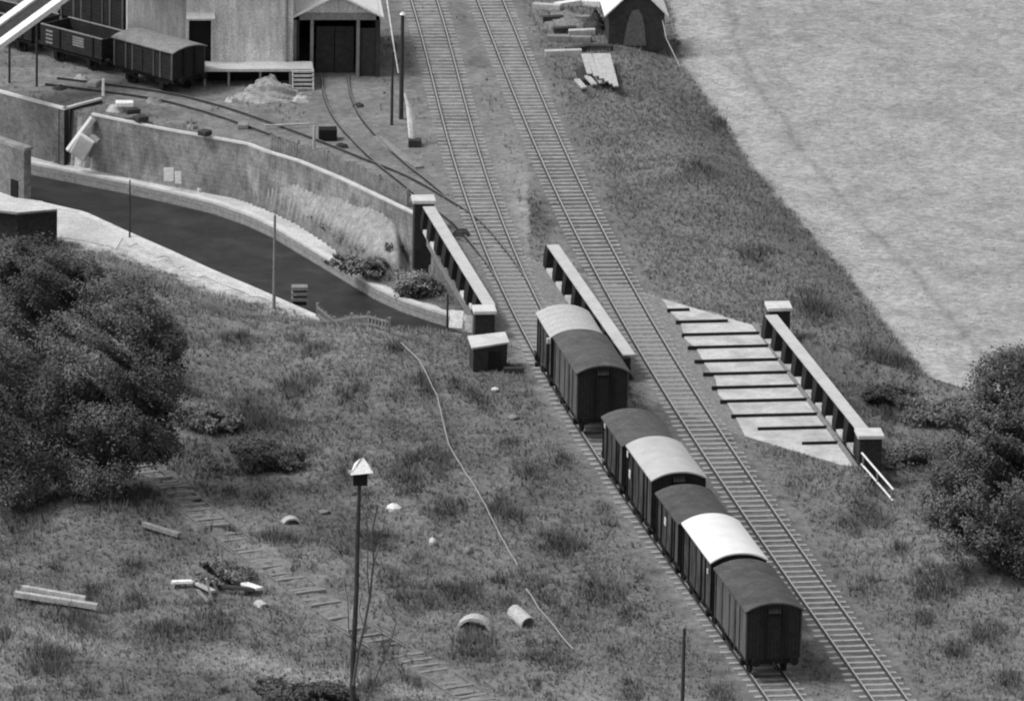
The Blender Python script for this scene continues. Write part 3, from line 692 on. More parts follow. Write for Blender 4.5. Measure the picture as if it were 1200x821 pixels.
# ------------------------------------------------------------------ goods shed
r = empty('goods_shed', (0, 0, 0), 'pale rendered goods shed with loading platform and dark doorway', 'goods shed')
yb = at(0, 93, GZ).y; x0 = at(150, 93, GZ).x; x1 = at(343, 93, GZ).x; dx0 = at(221, 93, GZ).x; dx1 = at(247, 93, GZ).x
ztop = 6.5
w = MB(); jx = dx0-.12; w.box(x0, jx, yb+2.9, yb+3.25, GZ-.2, ztop); w.box(jx, dx0, yb, yb+3.25, GZ-.2, ztop); w.box(dx1, x1, yb, yb+.35, GZ-.2, ztop); w.box(dx0-.001, dx1+.001, yb+.001, yb+.349, 3.45, ztop-.001)
w.box(x0+.001, x0+.35, yb+3.251, yb+10, GZ-.2, ztop-.001); w.box(x1-.35, x1-.001, yb+.351, yb+10, GZ-.2, ztop-.001); w.box(x0, x1, yb+10.001, yb+10.3, GZ-.2, ztop-.001)
ws = w.build('walls', 'render', r)
dr = MB().box(dx0, dx1, yb+.2, yb+.26, .9, 3.45).build('door', 'black', r)  # no door leaf: dark panel painted as the unlit interior of the doorway
ca = MB().add([(dx0-.15, yb-.6, 3.5), (dx1+.2, yb-.6, 3.5), (dx1+.2, yb-.003, 3.75), (dx0-.15, yb-.003, 3.75), (dx0-.15, yb-.6, 3.4), (dx1+.2, yb-.6, 3.4), (dx1+.2, yb-.003, 3.65), (dx0-.15, yb-.003, 3.65)], [(0, 1, 2, 3), (7, 6, 5, 4), (0, 4, 5, 1), (1, 5, 6, 2), (3, 2, 6, 7), (0, 3, 7, 4)]).build('door_canopy', 'gap', r)
MB().add([(x0-.3, yb-.4, ztop), (x1+.3, yb-.4, ztop), (x1+.3, yb+5.2, ztop+2.6), (x0-.3, yb+5.2, ztop+2.6), (x0-.3, yb+10.8, ztop), (x1+.3, yb+10.8, ztop)], [(0, 1, 2, 3), (3, 2, 5, 4), (0, 3, 4), (1, 5, 2), (0, 4, 5, 1)]).build('roof', 'roofdark', r)
for xx in (at(335, 93, GZ).x, ): MB().tube([(xx, yb-.09, GZ), (xx, yb-.09, ztop)], .07, 8).build('drain_pipe', 'greywood', r)
px0 = at(188, 103, GZ).x; px1 = at(367, 103, GZ).x; yf = at(0, 102, GZ).y; pz = .87
pf = MB().box(px0, px1, yf, yb-.004, pz-.16, pz).build('platform', 'path', r)
MB().box(px0+.1, px1-.1, yb-.3, yb-.02, GZ, pz-.17).build('platform_shade', 'black', pf)  # black block standing in for the shade beneath the platform
for xx in (240, 268, 305, 340): X_ = at(xx, 102, GZ).x; MB().box(X_-.06, X_+.06, yf+.05, yf+.17, GZ-.1, pz-.162).build('platform_post', 'greywood', pf)
st = empty('platform_steps', (0, 0, 0), 'pale timber steps at the right end of the goods shed platform', 'steps')
sx0 = at(343, 105, GZ).x; sx1 = at(367, 105, GZ).x
for k in range(5):
    z = pz-.05-k*.22; MB().box(sx0, sx1, yf-.3-k*.1, yf-.08-k*.1, z-.1, z).build('step', 'palewood', st)
for xx in (sx0, sx1): MB().bar((xx, yf-.06, pz), (xx, yf-.72, GZ-.05), .08, .2).build('stringer', 'palewood', st)
MB().box(sx0+.05, sx1-.05, yf-.03, yf-.006, GZ, pz-.2).build('step_gap_shade', 'black', st)  # black sheet behind the treads, painted as the shade in the slots
heap('gravel_heap', at(316, 113, GZ), 2.1, 1.6, 1.35, 'pale gravel heap against the goods shed platform')
# ------------------------------------------------------------------ engine shed
r = empty('engine_shed', (0, 0, 0), 'gabled engine shed with white roof edges and a dark open front', 'engine shed')
yb2 = at(0, 90, GZ).y; a0 = at(346, 90, GZ).x; a1 = at(444, 90, GZ).x; am = (a0+a1)/2; ze = 3.55; zr = 4.75
wl = MB()
for (xa, xb) in ((a0, a0+.2), (a1-.2, a1)): wl.box(xa, xb, yb2, yb2+9, GZ-.2, ze-.02)
wl.box(a0+.21, a1-.21, yb2+8.8, yb2+9, GZ-.2, ze-.02); wl.build('walls', 'darkwood', r)
MB().add([(a0, yb2+.02, ze), (a1, yb2+.02, ze), (am, yb2+.02, zr-.05), (a0, yb2+.14, ze), (a1, yb2+.14, ze), (am, yb2+.14, zr-.05), ], [(0, 1, 2), (5, 4, 3), (0, 3, 4, 1), (1, 4, 5, 2), (2, 5, 3, 0)]).build('gable', 'render', r)
MB().box(a0+.02, a1-.02, yb2+.0, yb2+.15, ze-.42, ze-.003).build('lintel', 'greywood', r)
for s, e in ((-1, a0-.22), (1, a1+.22)):
    zl = ze-.14
    MB().add([(am, yb2-.35, zr), (e, yb2-.35, zl), (e, yb2+9.2, zl), (am, yb2+9.2, zr), (am, yb2-.35, zr-.12), (e, yb2-.35, zl-.12), (e, yb2+9.2, zl-.12), (am, yb2+9.2, zr-.12)], [(0, 1, 2, 3), (7, 6, 5, 4), (0, 4, 5, 1), (1, 5, 6, 2), (2, 6, 7, 3)]).build('roof_slope', 'white', r)
for xx, m_ in ((365, 'greywood'), (419, 'greywood'), (345, 'greywood'), (443, 'darkwood')):
    X_ = at(xx, 90, GZ).x; MB().box(X_-.09, X_+.09, yb2-.02, yb2+.16, GZ-.1, ze-.425 if xx != 419 else ze-.425).build('post', m_, r)
for xa, xb in ((371, 392), (393, 415)):
    MB().box(at(xa, 90, GZ).x, at(xb, 90, GZ).x, yb2+1.0, yb2+1.1, GZ, 2.5).build('door_leaf', 'darkwood', r)
MB().box(at(421, 90, GZ).x, a1-.21, yb2+.2, yb2+.26, GZ, 2.6).build('side_boarding', 'darkwood', r)
# ------------------------------------------------------------------ poles
def pole(px, base, top, rad, m, label, name='telegraph_pole', cat='telegraph pole', arm=None, cap=None, z=GZ, lean=0, cross=False):
    g = at(px, base, z); h = (base-top)/S(base)/cp
    r = empty(name, g, label, cat)
    MB().tube([(0, 0, -.2), (lean*.5, 0, h*.5), (lean, 0, h)], [rad*1.15, rad, rad*.8], 8).build('pole_shaft', m, r)
    if cap: MB().tube([(lean, 0, h), (lean, 0, h+.12)], [rad*1.5, rad*.7], 8).build('cap', cap, r)
    if arm: MB().bar((lean-arm, 0, h-.35), (lean+arm, 0, h-.35), .09, .1).build('cross_arm', m, r)
    return r
pole(470, 139, 18, .12, 'darkwood', 'dark telegraph pole with a pale tip beside the engine shed', cap='white')
pole(459, 146, 60, .08, 'darkwood', 'short dark post left of the pale tipped telegraph pole', 'post', 'post')
pole(321, 361, 249, .085, 'greywood', 'grey pole standing at the near edge of the canal', 'pole', 'pole', z=ZP)
pole(152, 277, 209, .05, 'darkwood', 'thin dark pole at the near canal edge left of the grey pole', 'pole', 'pole', z=ZP)
pole(799, 850, 733, .085, 'darkwood', 'dark post with pale top at the bottom edge left of the nearest van', 'post', 'post', cap='greywood')
pole(368, 174, 147, .09, 'palewood', 'short pale post beside a black box behind the retaining wall', 'post', 'post')
pole(121, 112, 92, .09, 'white', 'small white post in front of the yard wagons', 'marker_post', 'post')
# leaning white spar
r = empty('leaning_spar', (0, 0, 0), 'white tapering spar propped upright beside the telegraph pole', 'spar')
g = at(484, 169, GZ); MB().tube([g, g+Vector((-.1, 0, 1.3)), g+Vector((-.28, 0, 2.2)), g+Vector((-.5, 0, 2.9))], [.2, .24, .13, .04], 8).build('spar_shaft', 'white', r)
MB().tube([at(467, 85, 3.0), at(461, 50, 4.6), at(452, -10, 7.0)], .035, 5).build('stay_rope', 'white', r)
MB().box(-.35, .35, -.3, .3, 0, .4, Matrix.Translation(at(486, 171, GZ))).build('base_block', 'darkwood', r)
tag(MB().box(-.5, .5, -.4, .4, 0, .65, Matrix.Translation(at(384, 163, GZ))).build('black_box', 'black', bevel=.04), 'black box standing beside the short pale post', 'box')
# near pole with hooded box
g = at(412, 862, GZ); h = (862-545)/S(862)/cp
r = empty('pole_with_box', g, 'tall dark pole with a pale hooded box on top, left foreground', 'pole')
MB().tube([(0, 0, -.3), (.02, 0, h*.3), (.13, 0, h*.55), (.14, 0, h*.75), (.2, 0, h-.5)], [.13, .12, .10, .10, .07], 9).build('pole_shaft', 'darkwood', r)
bx = MB().box(-.3, .3, -.25, .25, h-.75, h-.2, Matrix.Translation((.22, 0, 0))).build('hooded_box', 'black', r)
MB().add([(-.24, -.42, h-.22), (.76, -.42, h-.12), (.66, .42, h-.02), (-.02, .42, h+.05), (.2, -.05, h+.42), (.35, .05, h+.42)], [(0, 1, 5, 4), (1, 2, 5), (2, 3, 4, 5), (3, 0, 4), (0, 3, 2, 1)]).build('hood', 'white', bx)
MB().bar((-.12, -.3, h-.1), (-.3, -.3, h-.1), .08, .12).build('bracket', 'plate', bx)
# bare sapling twined by it
def branchy(name, g, h, n, label, cat, seed, spread=.12, rad=.04):
    rr = random.Random(seed); r = empty(name, g, label, cat)
    for k in range(n):
        x, y = rr.uniform(-.1, .1), rr.uniform(-.2, .2); dx = rr.uniform(-1, 1)*spread; pts = []
        hh = h*rr.uniform(.6, 1)
        for i in range(9):
            t = i/8; pts.append((x+dx*hh*t+rr.uniform(-.06, .06), y+rr.uniform(-.06, .06), hh*t-.1))
        MB().tube(pts, [rad*(1-.75*i/8) for i in range(9)], 5).build('stem', 'bark', r)
        for q in range(5):
            i = rr.randint(3, 8); p = Vector(pts[i]); MB().tube([p, p+Vector((rr.uniform(-.5, .5), 0, rr.uniform(.3, .8)))], [rad*.45, rad*.12], 4).build('twig', 'bark', r)
    return r
r = empty('bare_sapling', g+Vector((0, -.1, 0)), 'thin bare sapling forking beside the tall dark pole', 'sapling')
def inplane(x, y): return Vector(((x-412)/S(862), 0, (862-y)/S(862)/cp))
for st, ra in (([(414, 800), (417, 762), (425, 735), (431, 700), (436, 655), (434, 620), (438, 588)], .07), ([(431, 700), (428, 665), (429, 630), (424, 600)], .035), ([(436, 655), (443, 628), (447, 600)], .025), ([(412, 850), (432, 808), (446, 775), (456, 748), (462, 728)], .045), ([(446, 775), (448, 750), (444, 730)], .022), ([(417, 762), (408, 735), (405, 700), (401, 672)], .03), ([(425, 735), (418, 712), (423, 690)], .022)):
    pp = [inplane(x+random.uniform(-1.2, 1.2), y)+Vector((0, random.uniform(-.1, .1), 0)) for x, y in st]
    MB().tube(pp, [ra*(1-.6*k/len(pp)) for k in range(len(pp))], 6).build('stem', 'bark', r)
# ------------------------------------------------------------------ platelayers hut and small items by the bridge
r = empty('trackside_hut', (0, 0, 0), 'small dark trackside hut with a tilted pale roof by the bridge pillar', 'hut')
zr = 1.35; q = [at(548, 393, zr+.02), at(592, 388, zr+.1), at(597, 400, zr-.1), at(553, 407, zr-.18)]
bp_ = [p.lerp((q[0]+q[1]+q[2]+q[3])/4, .1) for p in q]
MB().add([(p.x, p.y, GZ-.2) for p in bp_]+[(p.x, p.y, p.z-.05) for p in bp_], [(0, 1, 2, 3), (7, 6, 5, 4), (0, 4, 5, 1), (1, 5, 6, 2), (2, 6, 7, 3), (3, 7, 4, 0)]).build('walls', 'darkwood', r)
slab(r, q, -.1, 'roof', 'stone')
MB().box(-.3, .3, -.015, .0, GZ, .85, Matrix.Translation(((bp_[2]+bp_[3])/2).to_2d().to_3d()+Vector((.2, -.03, 0)))).build('door', 'black', r)
tag(MB().box(-.5, .5, -.14, .14, 0, .28, Matrix.Translation(at(602, 436, GZ))).build('sleeper_stack', 'darkwood', bevel=.03), 'short dark timber block lying by the siding below the hut', 'timber')
r = empty('point_lever', at(634, 428, GZ), 'small dark point lever with counterweight beside the siding rail', 'point lever')
MB().box(-.3, .3, -.2, .2, 0, .15).build('base_plate', 'vanframe', r); MB().tube([(0, 0, .1), (-.35, 0, .8)], .04, 6).build('lever_arm', 'vanframe', r); MB().tube([(-.15, -.15, .45), (-.15, .15, .45)], .2, 10).build('counterweight', 'vanframe', r)
# point lever by the main line / left of siding
for (x, y, lab) in ((712, 548, 'dark point lever beside the near group of vans'), ):
    r = empty('point_lever', at(x, y, GZ), lab, 'point lever'); MB().box(-.25, .25, -.2, .2, 0, .3).build('base_plate', 'vanframe', r); MB().tube([(0, 0, .2), (-.3, 0, .8)], .05, 6).build('lever_arm', 'vanframe', r)
def board(name, px, w, h, th, m, label, cat, rz=0, tilt=0, z=None, group=None):
    g = on(*px) if z is None else at(px[0], px[1], z)
    o = MB().box(-w/2, w/2, -th/2, th/2, 0, h).build(name, m, bevel=min(th, h)*.08); o.location = g-Vector((0, 0, .03)); o.rotation_euler = (tilt, 0, rz); return tag(o, label, cat, group)
board('leaning_board', (198, 211), .52, .74, .12, 'white', 'wider of two white slabs leaning on the retaining wall', 'slab', .1, -.25, -2.62)
board('leaning_board', (209, 214), .33, .68, .12, 'white', 'narrower of two white slabs leaning on the retaining wall', 'slab', .1, -.25, -2.66)
board('stone_block', (237, 223), .55, .2, .4, 'stone', 'small pale block on the towpath right of the white slabs', 'stone block', .3, 0, ZP)
board('white_sheet', (534, 383), .7, .9, .08, 'white', 'large white sheet propped below the near left bridge pillar', 'sheet', -.3, -.35, -1.2)
board('white_sheet', (549, 388), .35, .85, .08, 'plate', 'narrow pale sheet propped right of the larger white sheet', 'sheet', -.1, -.25, -1.1)
pole(524, 385, 343, .06, 'darkwood', 'short dark post under the left bridge girder', 'post', 'post', z=-2.0)
# striped steps on canal edge
r = empty('lock_steps', (0, 0, 0), 'stack of pale slabs with dark gaps at the near canal edge', 'slab stack')
g = at(351, 352, ZP+.0)
for k in range(3): MB().box(-.42, .42, -.3, .3, .05+k*.3, .22+k*.3, Matrix.Translation(g)).build('slab_course', 'greywood', r)
MB().box(-.36, .36, -.25, .25, -.2, .8, Matrix.Translation(g+Vector((0, .06, 0)))).build('core_block', 'darkwood', r)
# picket fences
def picket(name, pts, h, m, label, step=.35, rails=2, solid=False, pm=None):
    r = empty(name, (0, 0, 0), label, 'fence'); mb = MB(); rl = MB()
    for a, b in zip(pts, pts[1:]):
        L = (b-a).length; n = max(1, int(L/step))
        for k in range(n):
            p = a.lerp(b, k/n); hh = h*random.uniform(.85, 1.08); d = (b-a).normalized()
            mb.bar(p+Vector((0, 0, -.1)), p+Vector((0, 0, hh)), step*(.92 if solid else .35), .04, up=(-d.y, d.x, 0))
        for z in ([.3*h, .8*h] if rails == 2 else [.8*h]): rl.bar(a+Vector((0, .05, z)), b+Vector((0, .05, z)), .05, .09)
    mb.build('palings', m, r); rl.build('fence_rail', pm or m, r)
    n = int(sum((b-a).length for a, b in zip(pts, pts[1:]))/2.5)
    for a in pts: MB().box(-.07, .07, -.07, .07, -.2, h*1.1, Matrix.Translation(a+Vector((0, .12, 0)))).build('fence_post', pm or m, r)
    return r
picket('paling_fence', [on(372, 362), on(392, 370), on(412, 378), on(432, 384), on(456, 391)], .75, 'greywood', 'low grey paling fence on the near bank below the bridge', .28)
picket('board_fence', [at(x, y, GZ) for x, y in ((318, 177), (350, 186), (385, 198), (415, 211), (445, 226), (478, 243))], .95, 'sleeperdark', 'dark close boarded fence behind the retaining wall coping', .2, solid=True)
r = empty('hand_rail', (0, 0, 0), 'pale two bar handrail descending from the near right bridge pillar', 'handrail')
for (dz, n_) in ((0, 1), (-.55, 1)):
    MB().tube([at(1010, 530, .6)+Vector((0, 0, dz)), at(1047, 573, -.2)+Vector((0, 0, dz))], .05, 6).build('rail_bar', 'white', r)
for t in (.05, .5, .95):
    p = at(1010, 530, .6).lerp(at(1047, 573, -.2), t); MB().tube([p, p-Vector((0, 0, 1.5))], .045, 6).build('rail_post', 'greywood', r)
# ------------------------------------------------------------------ A frame hut, timber
r = empty('gabled_hut', (0, 0, 0), 'dark gabled hut with white roof and grey arched doorway at the field edge', 'hut')
yh = at(0, 53, GZ).y; h0 = at(713, 53, GZ).x; h1 = at(778, 53, GZ).x; hm = (h0+h1)/2; ze = 1.75; zr = 3.3
MB().add([(h0, yh, GZ-.3), (h1, yh, GZ-.3), (h1, yh, ze), (hm, yh, zr), (h0, yh, ze), (h0, yh+4, GZ-.3), (h1, yh+4, GZ-.3), (h1, yh+4, ze), (hm, yh+4, zr), (h0, yh+4, ze)], [(0, 1, 2, 3, 4), (9, 8, 7, 6, 5), (0, 5, 6, 1), (1, 6, 7, 2), (4, 9, 5, 0)]).build('walls', 'darkwood', r)
for e in (h0-.28, h1+.22):
    zl = ze-.25; MB().add([(hm, yh-.25, zr+.12), (e, yh-.25, zl+.12), (e, yh+4.3, zl+.12), (hm, yh+4.3, zr+.12), (hm, yh-.25, zr+.02), (e, yh-.25, zl+.02), (e, yh+4.3, zl+.02), (hm, yh+4.3, zr+.02)], [(0, 1, 2, 3), (7, 6, 5, 4), (0, 4, 5, 1), (1, 5, 6, 2), (2, 6, 7, 3)]).build('roof_slope', 'white', r)
ar = [(-.66, GZ), (.68, GZ), (.55, .9), (.4, 1.6), (.18, 1.95), (-.2, 1.85), (-.45, 1.1)]
MB().add([(hm-.1+x, yh-.04, z) for x, z in ar]+[(hm-.1+x, yh-.003, z) for x, z in ar], [tuple(range(7)), tuple(range(13, 6, -1))]+[(i, (i+1) % 7, 7+(i+1) % 7, 7+i) for i in range(7)]).build('doorway_curtain', mat('grey_canvas', .13, .2, 4, .9, .2), r)
tag(MB().tube([at(775, 17, 1.5), at(781, 45, .6), at(797, 78, -.6)], .035, 5).build('guy_rope', 'wire'), 'thin pale guy rope from the gabled hut down to the field edge', 'rope')
def plank(name, a, b, w, h, m, label, cat='plank', group=None): return tag(MB().bar(a, b, w, h).build(name, m, bevel=.01), label, cat, group)
G1 = 'timber planks stacked below the gabled hut'
lab = ['first', 'second', 'third', 'fourth', 'fifth', 'sixth', 'seventh']
for k, (x0_, x1_) in enumerate(((684, 690), (690, 698), (697, 705), (703, 711), (708, 716), (712, 721))):
    plank('plank', at(x0_, 63, .5), at(x1_+1, 86+k*3, .45), .3, .09, 'palewood', f'{lab[k]} pale plank from the left of the sloping plank stack below the hut', 'plank', G1)
for k, (x, y) in enumerate(((676, 93), (688, 89), (697, 87))):
    plank('plank_end', at(x, y, .25), at(x+9, y+10, .12), .32, .12, 'palewood', f'{lab[k]} pale board end from the left under the plank stack', 'plank', G1)
tag(MB().box(-1.0, 1.0, -1.5, 1.0, 0, .38, Matrix.Translation(at(697, 92, GZ))).build('dark_timber_pile', 'darkwood', bevel=.05), 'dark timber pile carrying the sloping pale planks', 'timber pile')
spots = [(660, 62, 'palewood', 'pale sleeper lying left of the plank stack'), (662, 35, 'darkwood', 'dark block of timber left of the hut'), (682, 38, 'palewood', 'pale timber right of the dark block'), (676, 58, 'darkwood', 'dark sleeper just above the plank stack'), (700, 56, 'darkwood', 'dark sleeper above the right end of the plank stack'), (641, 8, 'palewood', 'pale timber at the top left of the timber yard'), (665, 5, 'white', 'white board at the top of the timber yard'), (690, 22, 'greywood', 'grey post leaning near the gabled hut'), (648, 22, 'darkwood', 'dark timber at the left of the timber yard'), (693, 4, 'white', 'small white board beside the hut roof'), (678, 46, 'greywood', 'grey timber in the middle of the timber yard'), (655, 45, 'greywood', 'grey timber lying beside the dark block')]
for k, (x, y, m_, lb) in enumerate(spots):
    p = at(x, y, GZ+.15); a_ = random.uniform(-.5, .5); L = random.uniform(.5, 1.1)
    plank('timber', p-Vector((math.cos(a_)*L, math.sin(a_)*L, 0)), p+Vector((math.cos(a_)*L, math.sin(a_)*L, .05)), .45, .35, m_, lb, 'timber', 'loose timbers left of the gabled hut')
heap('brush_heap', at(697, 34, GZ), .8, 1.6, 1.3, 'dark brush heap against the left side of the gabled hut', 'darkwood', 4)
heap('rubble_heap', at(662, 24, GZ), 1.6, 3.2, .5, 'low grey rubble heap among the loose timbers', 'ballast', 6)
# ------------------------------------------------------------------ debris in the foreground
def tube_piece(px, ang, L, rad, label, half=False, tilt=0, sink=.1):
    g = on(*px); r = MB(); n = 14; vs = []; d = Vector((math.cos(ang), math.sin(ang), tilt)).normalized(); x = Vector((-d.y, d.x, 0)).normalized(); y = d.cross(x)
    if y.z < 0: y = -y
    a0_, a1_ = (0, math.pi) if half else (0, 2*math.pi); m = n+1
    for s in (-L/2, L/2):
        for rr in (rad, rad*.86):
            for k in range(m): t = a0_+(a1_-a0_)*k/n; vs.append(g+d*s+(x*math.cos(t)+y*math.sin(t))*rr+Vector((0, 0, (0 if half else rad)-sink)))
    fs = []
    for k in range(n): fs += [(k, k+1, 2*m+k+1, 2*m+k), (m+k+1, m+k, 3*m+k, 3*m+k+1), (k+1, k, m+k, m+k+1), (2*m+k, 2*m+k+1, 3*m+k+1, 3*m+k)]
    if half: fs += [(0, 2*m, 3*m, m), (n, m+n, 3*m+n, 2*m+n)]
    return tag(r.add(vs, fs).build('pipe_section', 'clay'), label, 'pipe', 'clay pipe sections lying in the grass')
tube_piece((611, 730), R(112), 1.5, .36, 'whole pale pipe section with its dark open end facing the camera', tilt=.1)
tube_piece((556, 733), R(80), .7, .85, 'wide arched pipe half sunk in the grass left of the whole pipe', True, sink=.35)
tube_piece((341, 612), R(100), .5, .5, 'small arched pipe half in the grass beside the old track', True, sink=.2)
tube_piece((307, 709), R(110), .7, .3, 'short pipe stub at the right end of the plank litter', True, sink=.1)
def lying(px0, px1, w, h, m, label, cat, up=.12, name='plank', group=None):
    a = on(*px0)+Vector((0, 0, up)); b = on(*px1)+Vector((0, 0, up)); return plank(name, a, b, w, h, m, label, cat, group)
lying((17, 702), (114, 717), .3, .25, 'palewood', 'near one of two long pale beams lying together at far left', 'beam', .3, 'beam')
lying((26, 697), (100, 710), .25, .22, 'palewood', 'far one of two long pale beams lying together at far left', 'beam', .38, 'beam')
lying((168, 619), (210, 632), .25, .2, 'greywood', 'short grey beam lying above the plank litter', 'beam', .25, 'beam')
lying((301, 555), (340, 541), .22, .18, 'greywood', 'grey beam lying in the grass below the middle bushes', 'beam', .3, 'beam')
G2 = 'plank litter in the left foreground grass'
for (a_, b_, w_, m_, lb) in (((201, 689), (228, 688), .3, 'white', 'white plank at the left end of the plank litter'), ((231, 690), (250, 700), .3, 'palewood', 'pale plank right of the white plank in the litter'), ((219, 678), (228, 690), .12, 'greywood', 'thin grey stick behind the white plank'), ((262, 694), (300, 698), .3, 'darkwood', 'dark plank across the middle of the plank litter'), ((286, 691), (304, 697), .4, 'white', 'white plank beside the pipe stub'), ((232, 699), (244, 712), .12, 'greywood', 'thin grey stick below the plank litter')):
    lying(a_, b_, w_, .12, m_, lb, 'plank', .32, 'plank', G2)
for (x, y, dx, lb) in ((249, 706, -.3, 'pale stake sticking up from the plank litter'), (262, 708, -.5, 'darker stake leaning right of the pale stake')):
    g = on(x, y); tag(MB().bar(g, g+Vector((dx, 0, 1.15)), .14, .1).build('stake', 'palewood' if dx > -.4 else 'greywood'), lb, 'stake', G2)
def rock(px, sx, sy, sz, m, label, seed):
    g = on(*px); rr = random.Random(seed); V = []; n = 8; mm = 5
    for i in range(mm+1):
        for k in range(n):
            t = math.pi*i/mm; a_ = 2*math.pi*k/n; q = rr.uniform(.85, 1.12)
            V.append((g.x+sx*math.sin(t)*math.cos(a_)*q, g.y+sy*math.sin(t)*math.sin(a_)*q, g.z+.1+sz*math.cos(t)*q))
    return tag(MB().add(V, [(i*n+k, i*n+(k+1) % n, (i+1)*n+(k+1) % n, (i+1)*n+k) for i in range(mm) for k in range(n)]).build('stone', m), label, 'stone', 'pale stones lying in the grass')
for k, (x, y, sx, sy, sz, m_, lb) in enumerate(((461, 598, .38, .3, .28, 'white', 'white stone slab right of the hooded box pole'), (507, 637, .22, .25, .24, 'stone', 'round pale stone below the white stone slab'), (548, 648, .25, .2, .2, 'greywood', 'grey stone beside the pale wire'), (602, 490, .25, .25, .12, 'greywood', 'grey stone left of the far pair of vans'), (580, 458, .22, .2, .12, 'stone', 'pale chip below the trackside hut'), (124, 582, .25, .25, .35, 'plate', 'pale upright stone under the big left tree'), (187, 494, .3, .3, .25, 'plate', 'pale stone at the right edge of the left trees'), (380, 601, .25, .2, .1, 'greywood', 'flat grey stone right of the small arched pipe'), (1188, 590, .2, .2, .1, 'greywood', 'grey stone by the right tree'))):
    rock((x, y), sx, sy, sz, m_, lb, k)
# rubble at the wall end near the return wall, yard litter
for k, (x, y, s_, m_, lb) in enumerate(((146, 124, .5, 'white', 'white block on top of the broken wall end'), (155, 132, .4, 'darkwood', 'dark block right of the white block on the wall end'), (165, 141, .35, 'darkwood', 'dark block resting on the coping of the curving wall'), (240, 158, .3, 'darkwood', 'small dark block midway along the curving wall'), (110, 100, .45, 'palewood', 'flat pale board near the small white post'), (285, 150, .3, 'greywood', 'small grey block beside the yard track'))):
    g = at(x, y, .1 if k in (0, 1, 2, 3) else GZ); tag(MB().box(-s_, s_, -.3, .3, 0, .28, Matrix.Translation(g) @ Matrix.Rotation(.3*k, 4, 'Z')).build('block', m_, bevel=.04), lb, 'block', 'litter along the yard edge')
rl = random.Random(22)
for k, (x, y, lb) in enumerate(((136, 129, 'pale rubble lump at the top of the broken wall end'), (172, 146, 'rubble lump sitting behind the curving wall coping'), (225, 150, 'grey lump on the yard edge left of the small dark block'), (180, 120, 'low grey lump beside the yard track behind the wall'), (250, 128, 'low grey lump between the yard track and gravel heap'), (270, 118, 'low pale lump at the left toe of the gravel heap'), (352, 118, 'low pale lump at the foot of the platform steps'), (70, 104, 'low dark lump between the chute posts and the left wall'), (95, 92, 'low pale lump in front of the open wagon'), (420, 125, 'dark lump in front of the engine shed'), (400, 172, 'dark lump between the two yard tracks'), (540, 275, 'dark round lump behind the left bridge girder'))):
    g = at(x, y, GZ); m_ = 'darkwood' if 'dark ' in lb[:12] else ('palewood' if 'pale' in lb[:12] else 'greywood'); q = rl.uniform(.25, .45); V = []
    for i in range(5):
        for j in range(9):
            t = math.pi*i/4; a_ = 2*math.pi*j/9; w_ = rl.uniform(.75, 1.2); V.append((g.x+q*1.2*math.sin(t)*math.cos(a_)*w_, g.y+q*math.sin(t)*math.sin(a_)*w_, g.z+q*.75*math.cos(t)*w_))
    tag(MB().add(V, [(i*9+j, i*9+(j+1) % 9, (i+1)*9+(j+1) % 9, (i+1)*9+j) for i in range(4) for j in range(9)]).build('rubble_lump', m_), lb, 'rubble', 'litter along the yard edge')
lying((310, 151), (362, 149), .12, .1, 'palewood', 'long pale pole lying beside the short pale post', 'pole', .2, 'pole')
# boundary timber edging seen as a pale strip beside the yard points
pts = [at(x, y, GZ+.06) for x, y in ((442, 160), (460, 174), (478, 188), (492, 196))]
tag(sweep(pts, [(-.25, -.1), (.25, -.1), (.25, .06), (-.25, .06)]).build('plank_walk', 'greywood'), 'pale plank walkway beside the yard points', 'walkway')
# pale wire trailing over the grass
def wirepts(px):
    c = []
    for (x0_, y0_), (x1_, y1_) in zip(px, px[1:]):
        n = max(2, int(math.hypot(x1_-x0_, y1_-y0_)/9))
        for k in range(n): c.append((x0_+(x1_-x0_)*k/n, y0_+(y1_-y0_)*k/n))
    c.append(px[-1]); out = []
    for (x, y) in c:
        p = on(x+random.uniform(-.6, .6), y); out.append(p+Vector((0, 0, .33)))
    return out
tag(MB().tube(wirepts([(470, 408), (492, 430), (512, 470), (520, 505), (526, 528), (545, 560), (560, 582), (578, 618), (592, 645), (607, 670)]), .03, 5).build('wire', 'wire'), 'long pale wire trailing down the slope from the bridge', 'wire', 'pale wires on the grass slope')
tag(MB().tube(wirepts([(617, 697), (632, 720), (650, 742), (671, 768)]), .03, 5).build('wire', 'wire'), 'short pale wire beyond the whole pipe section', 'wire', 'pale wires on the grass slope')
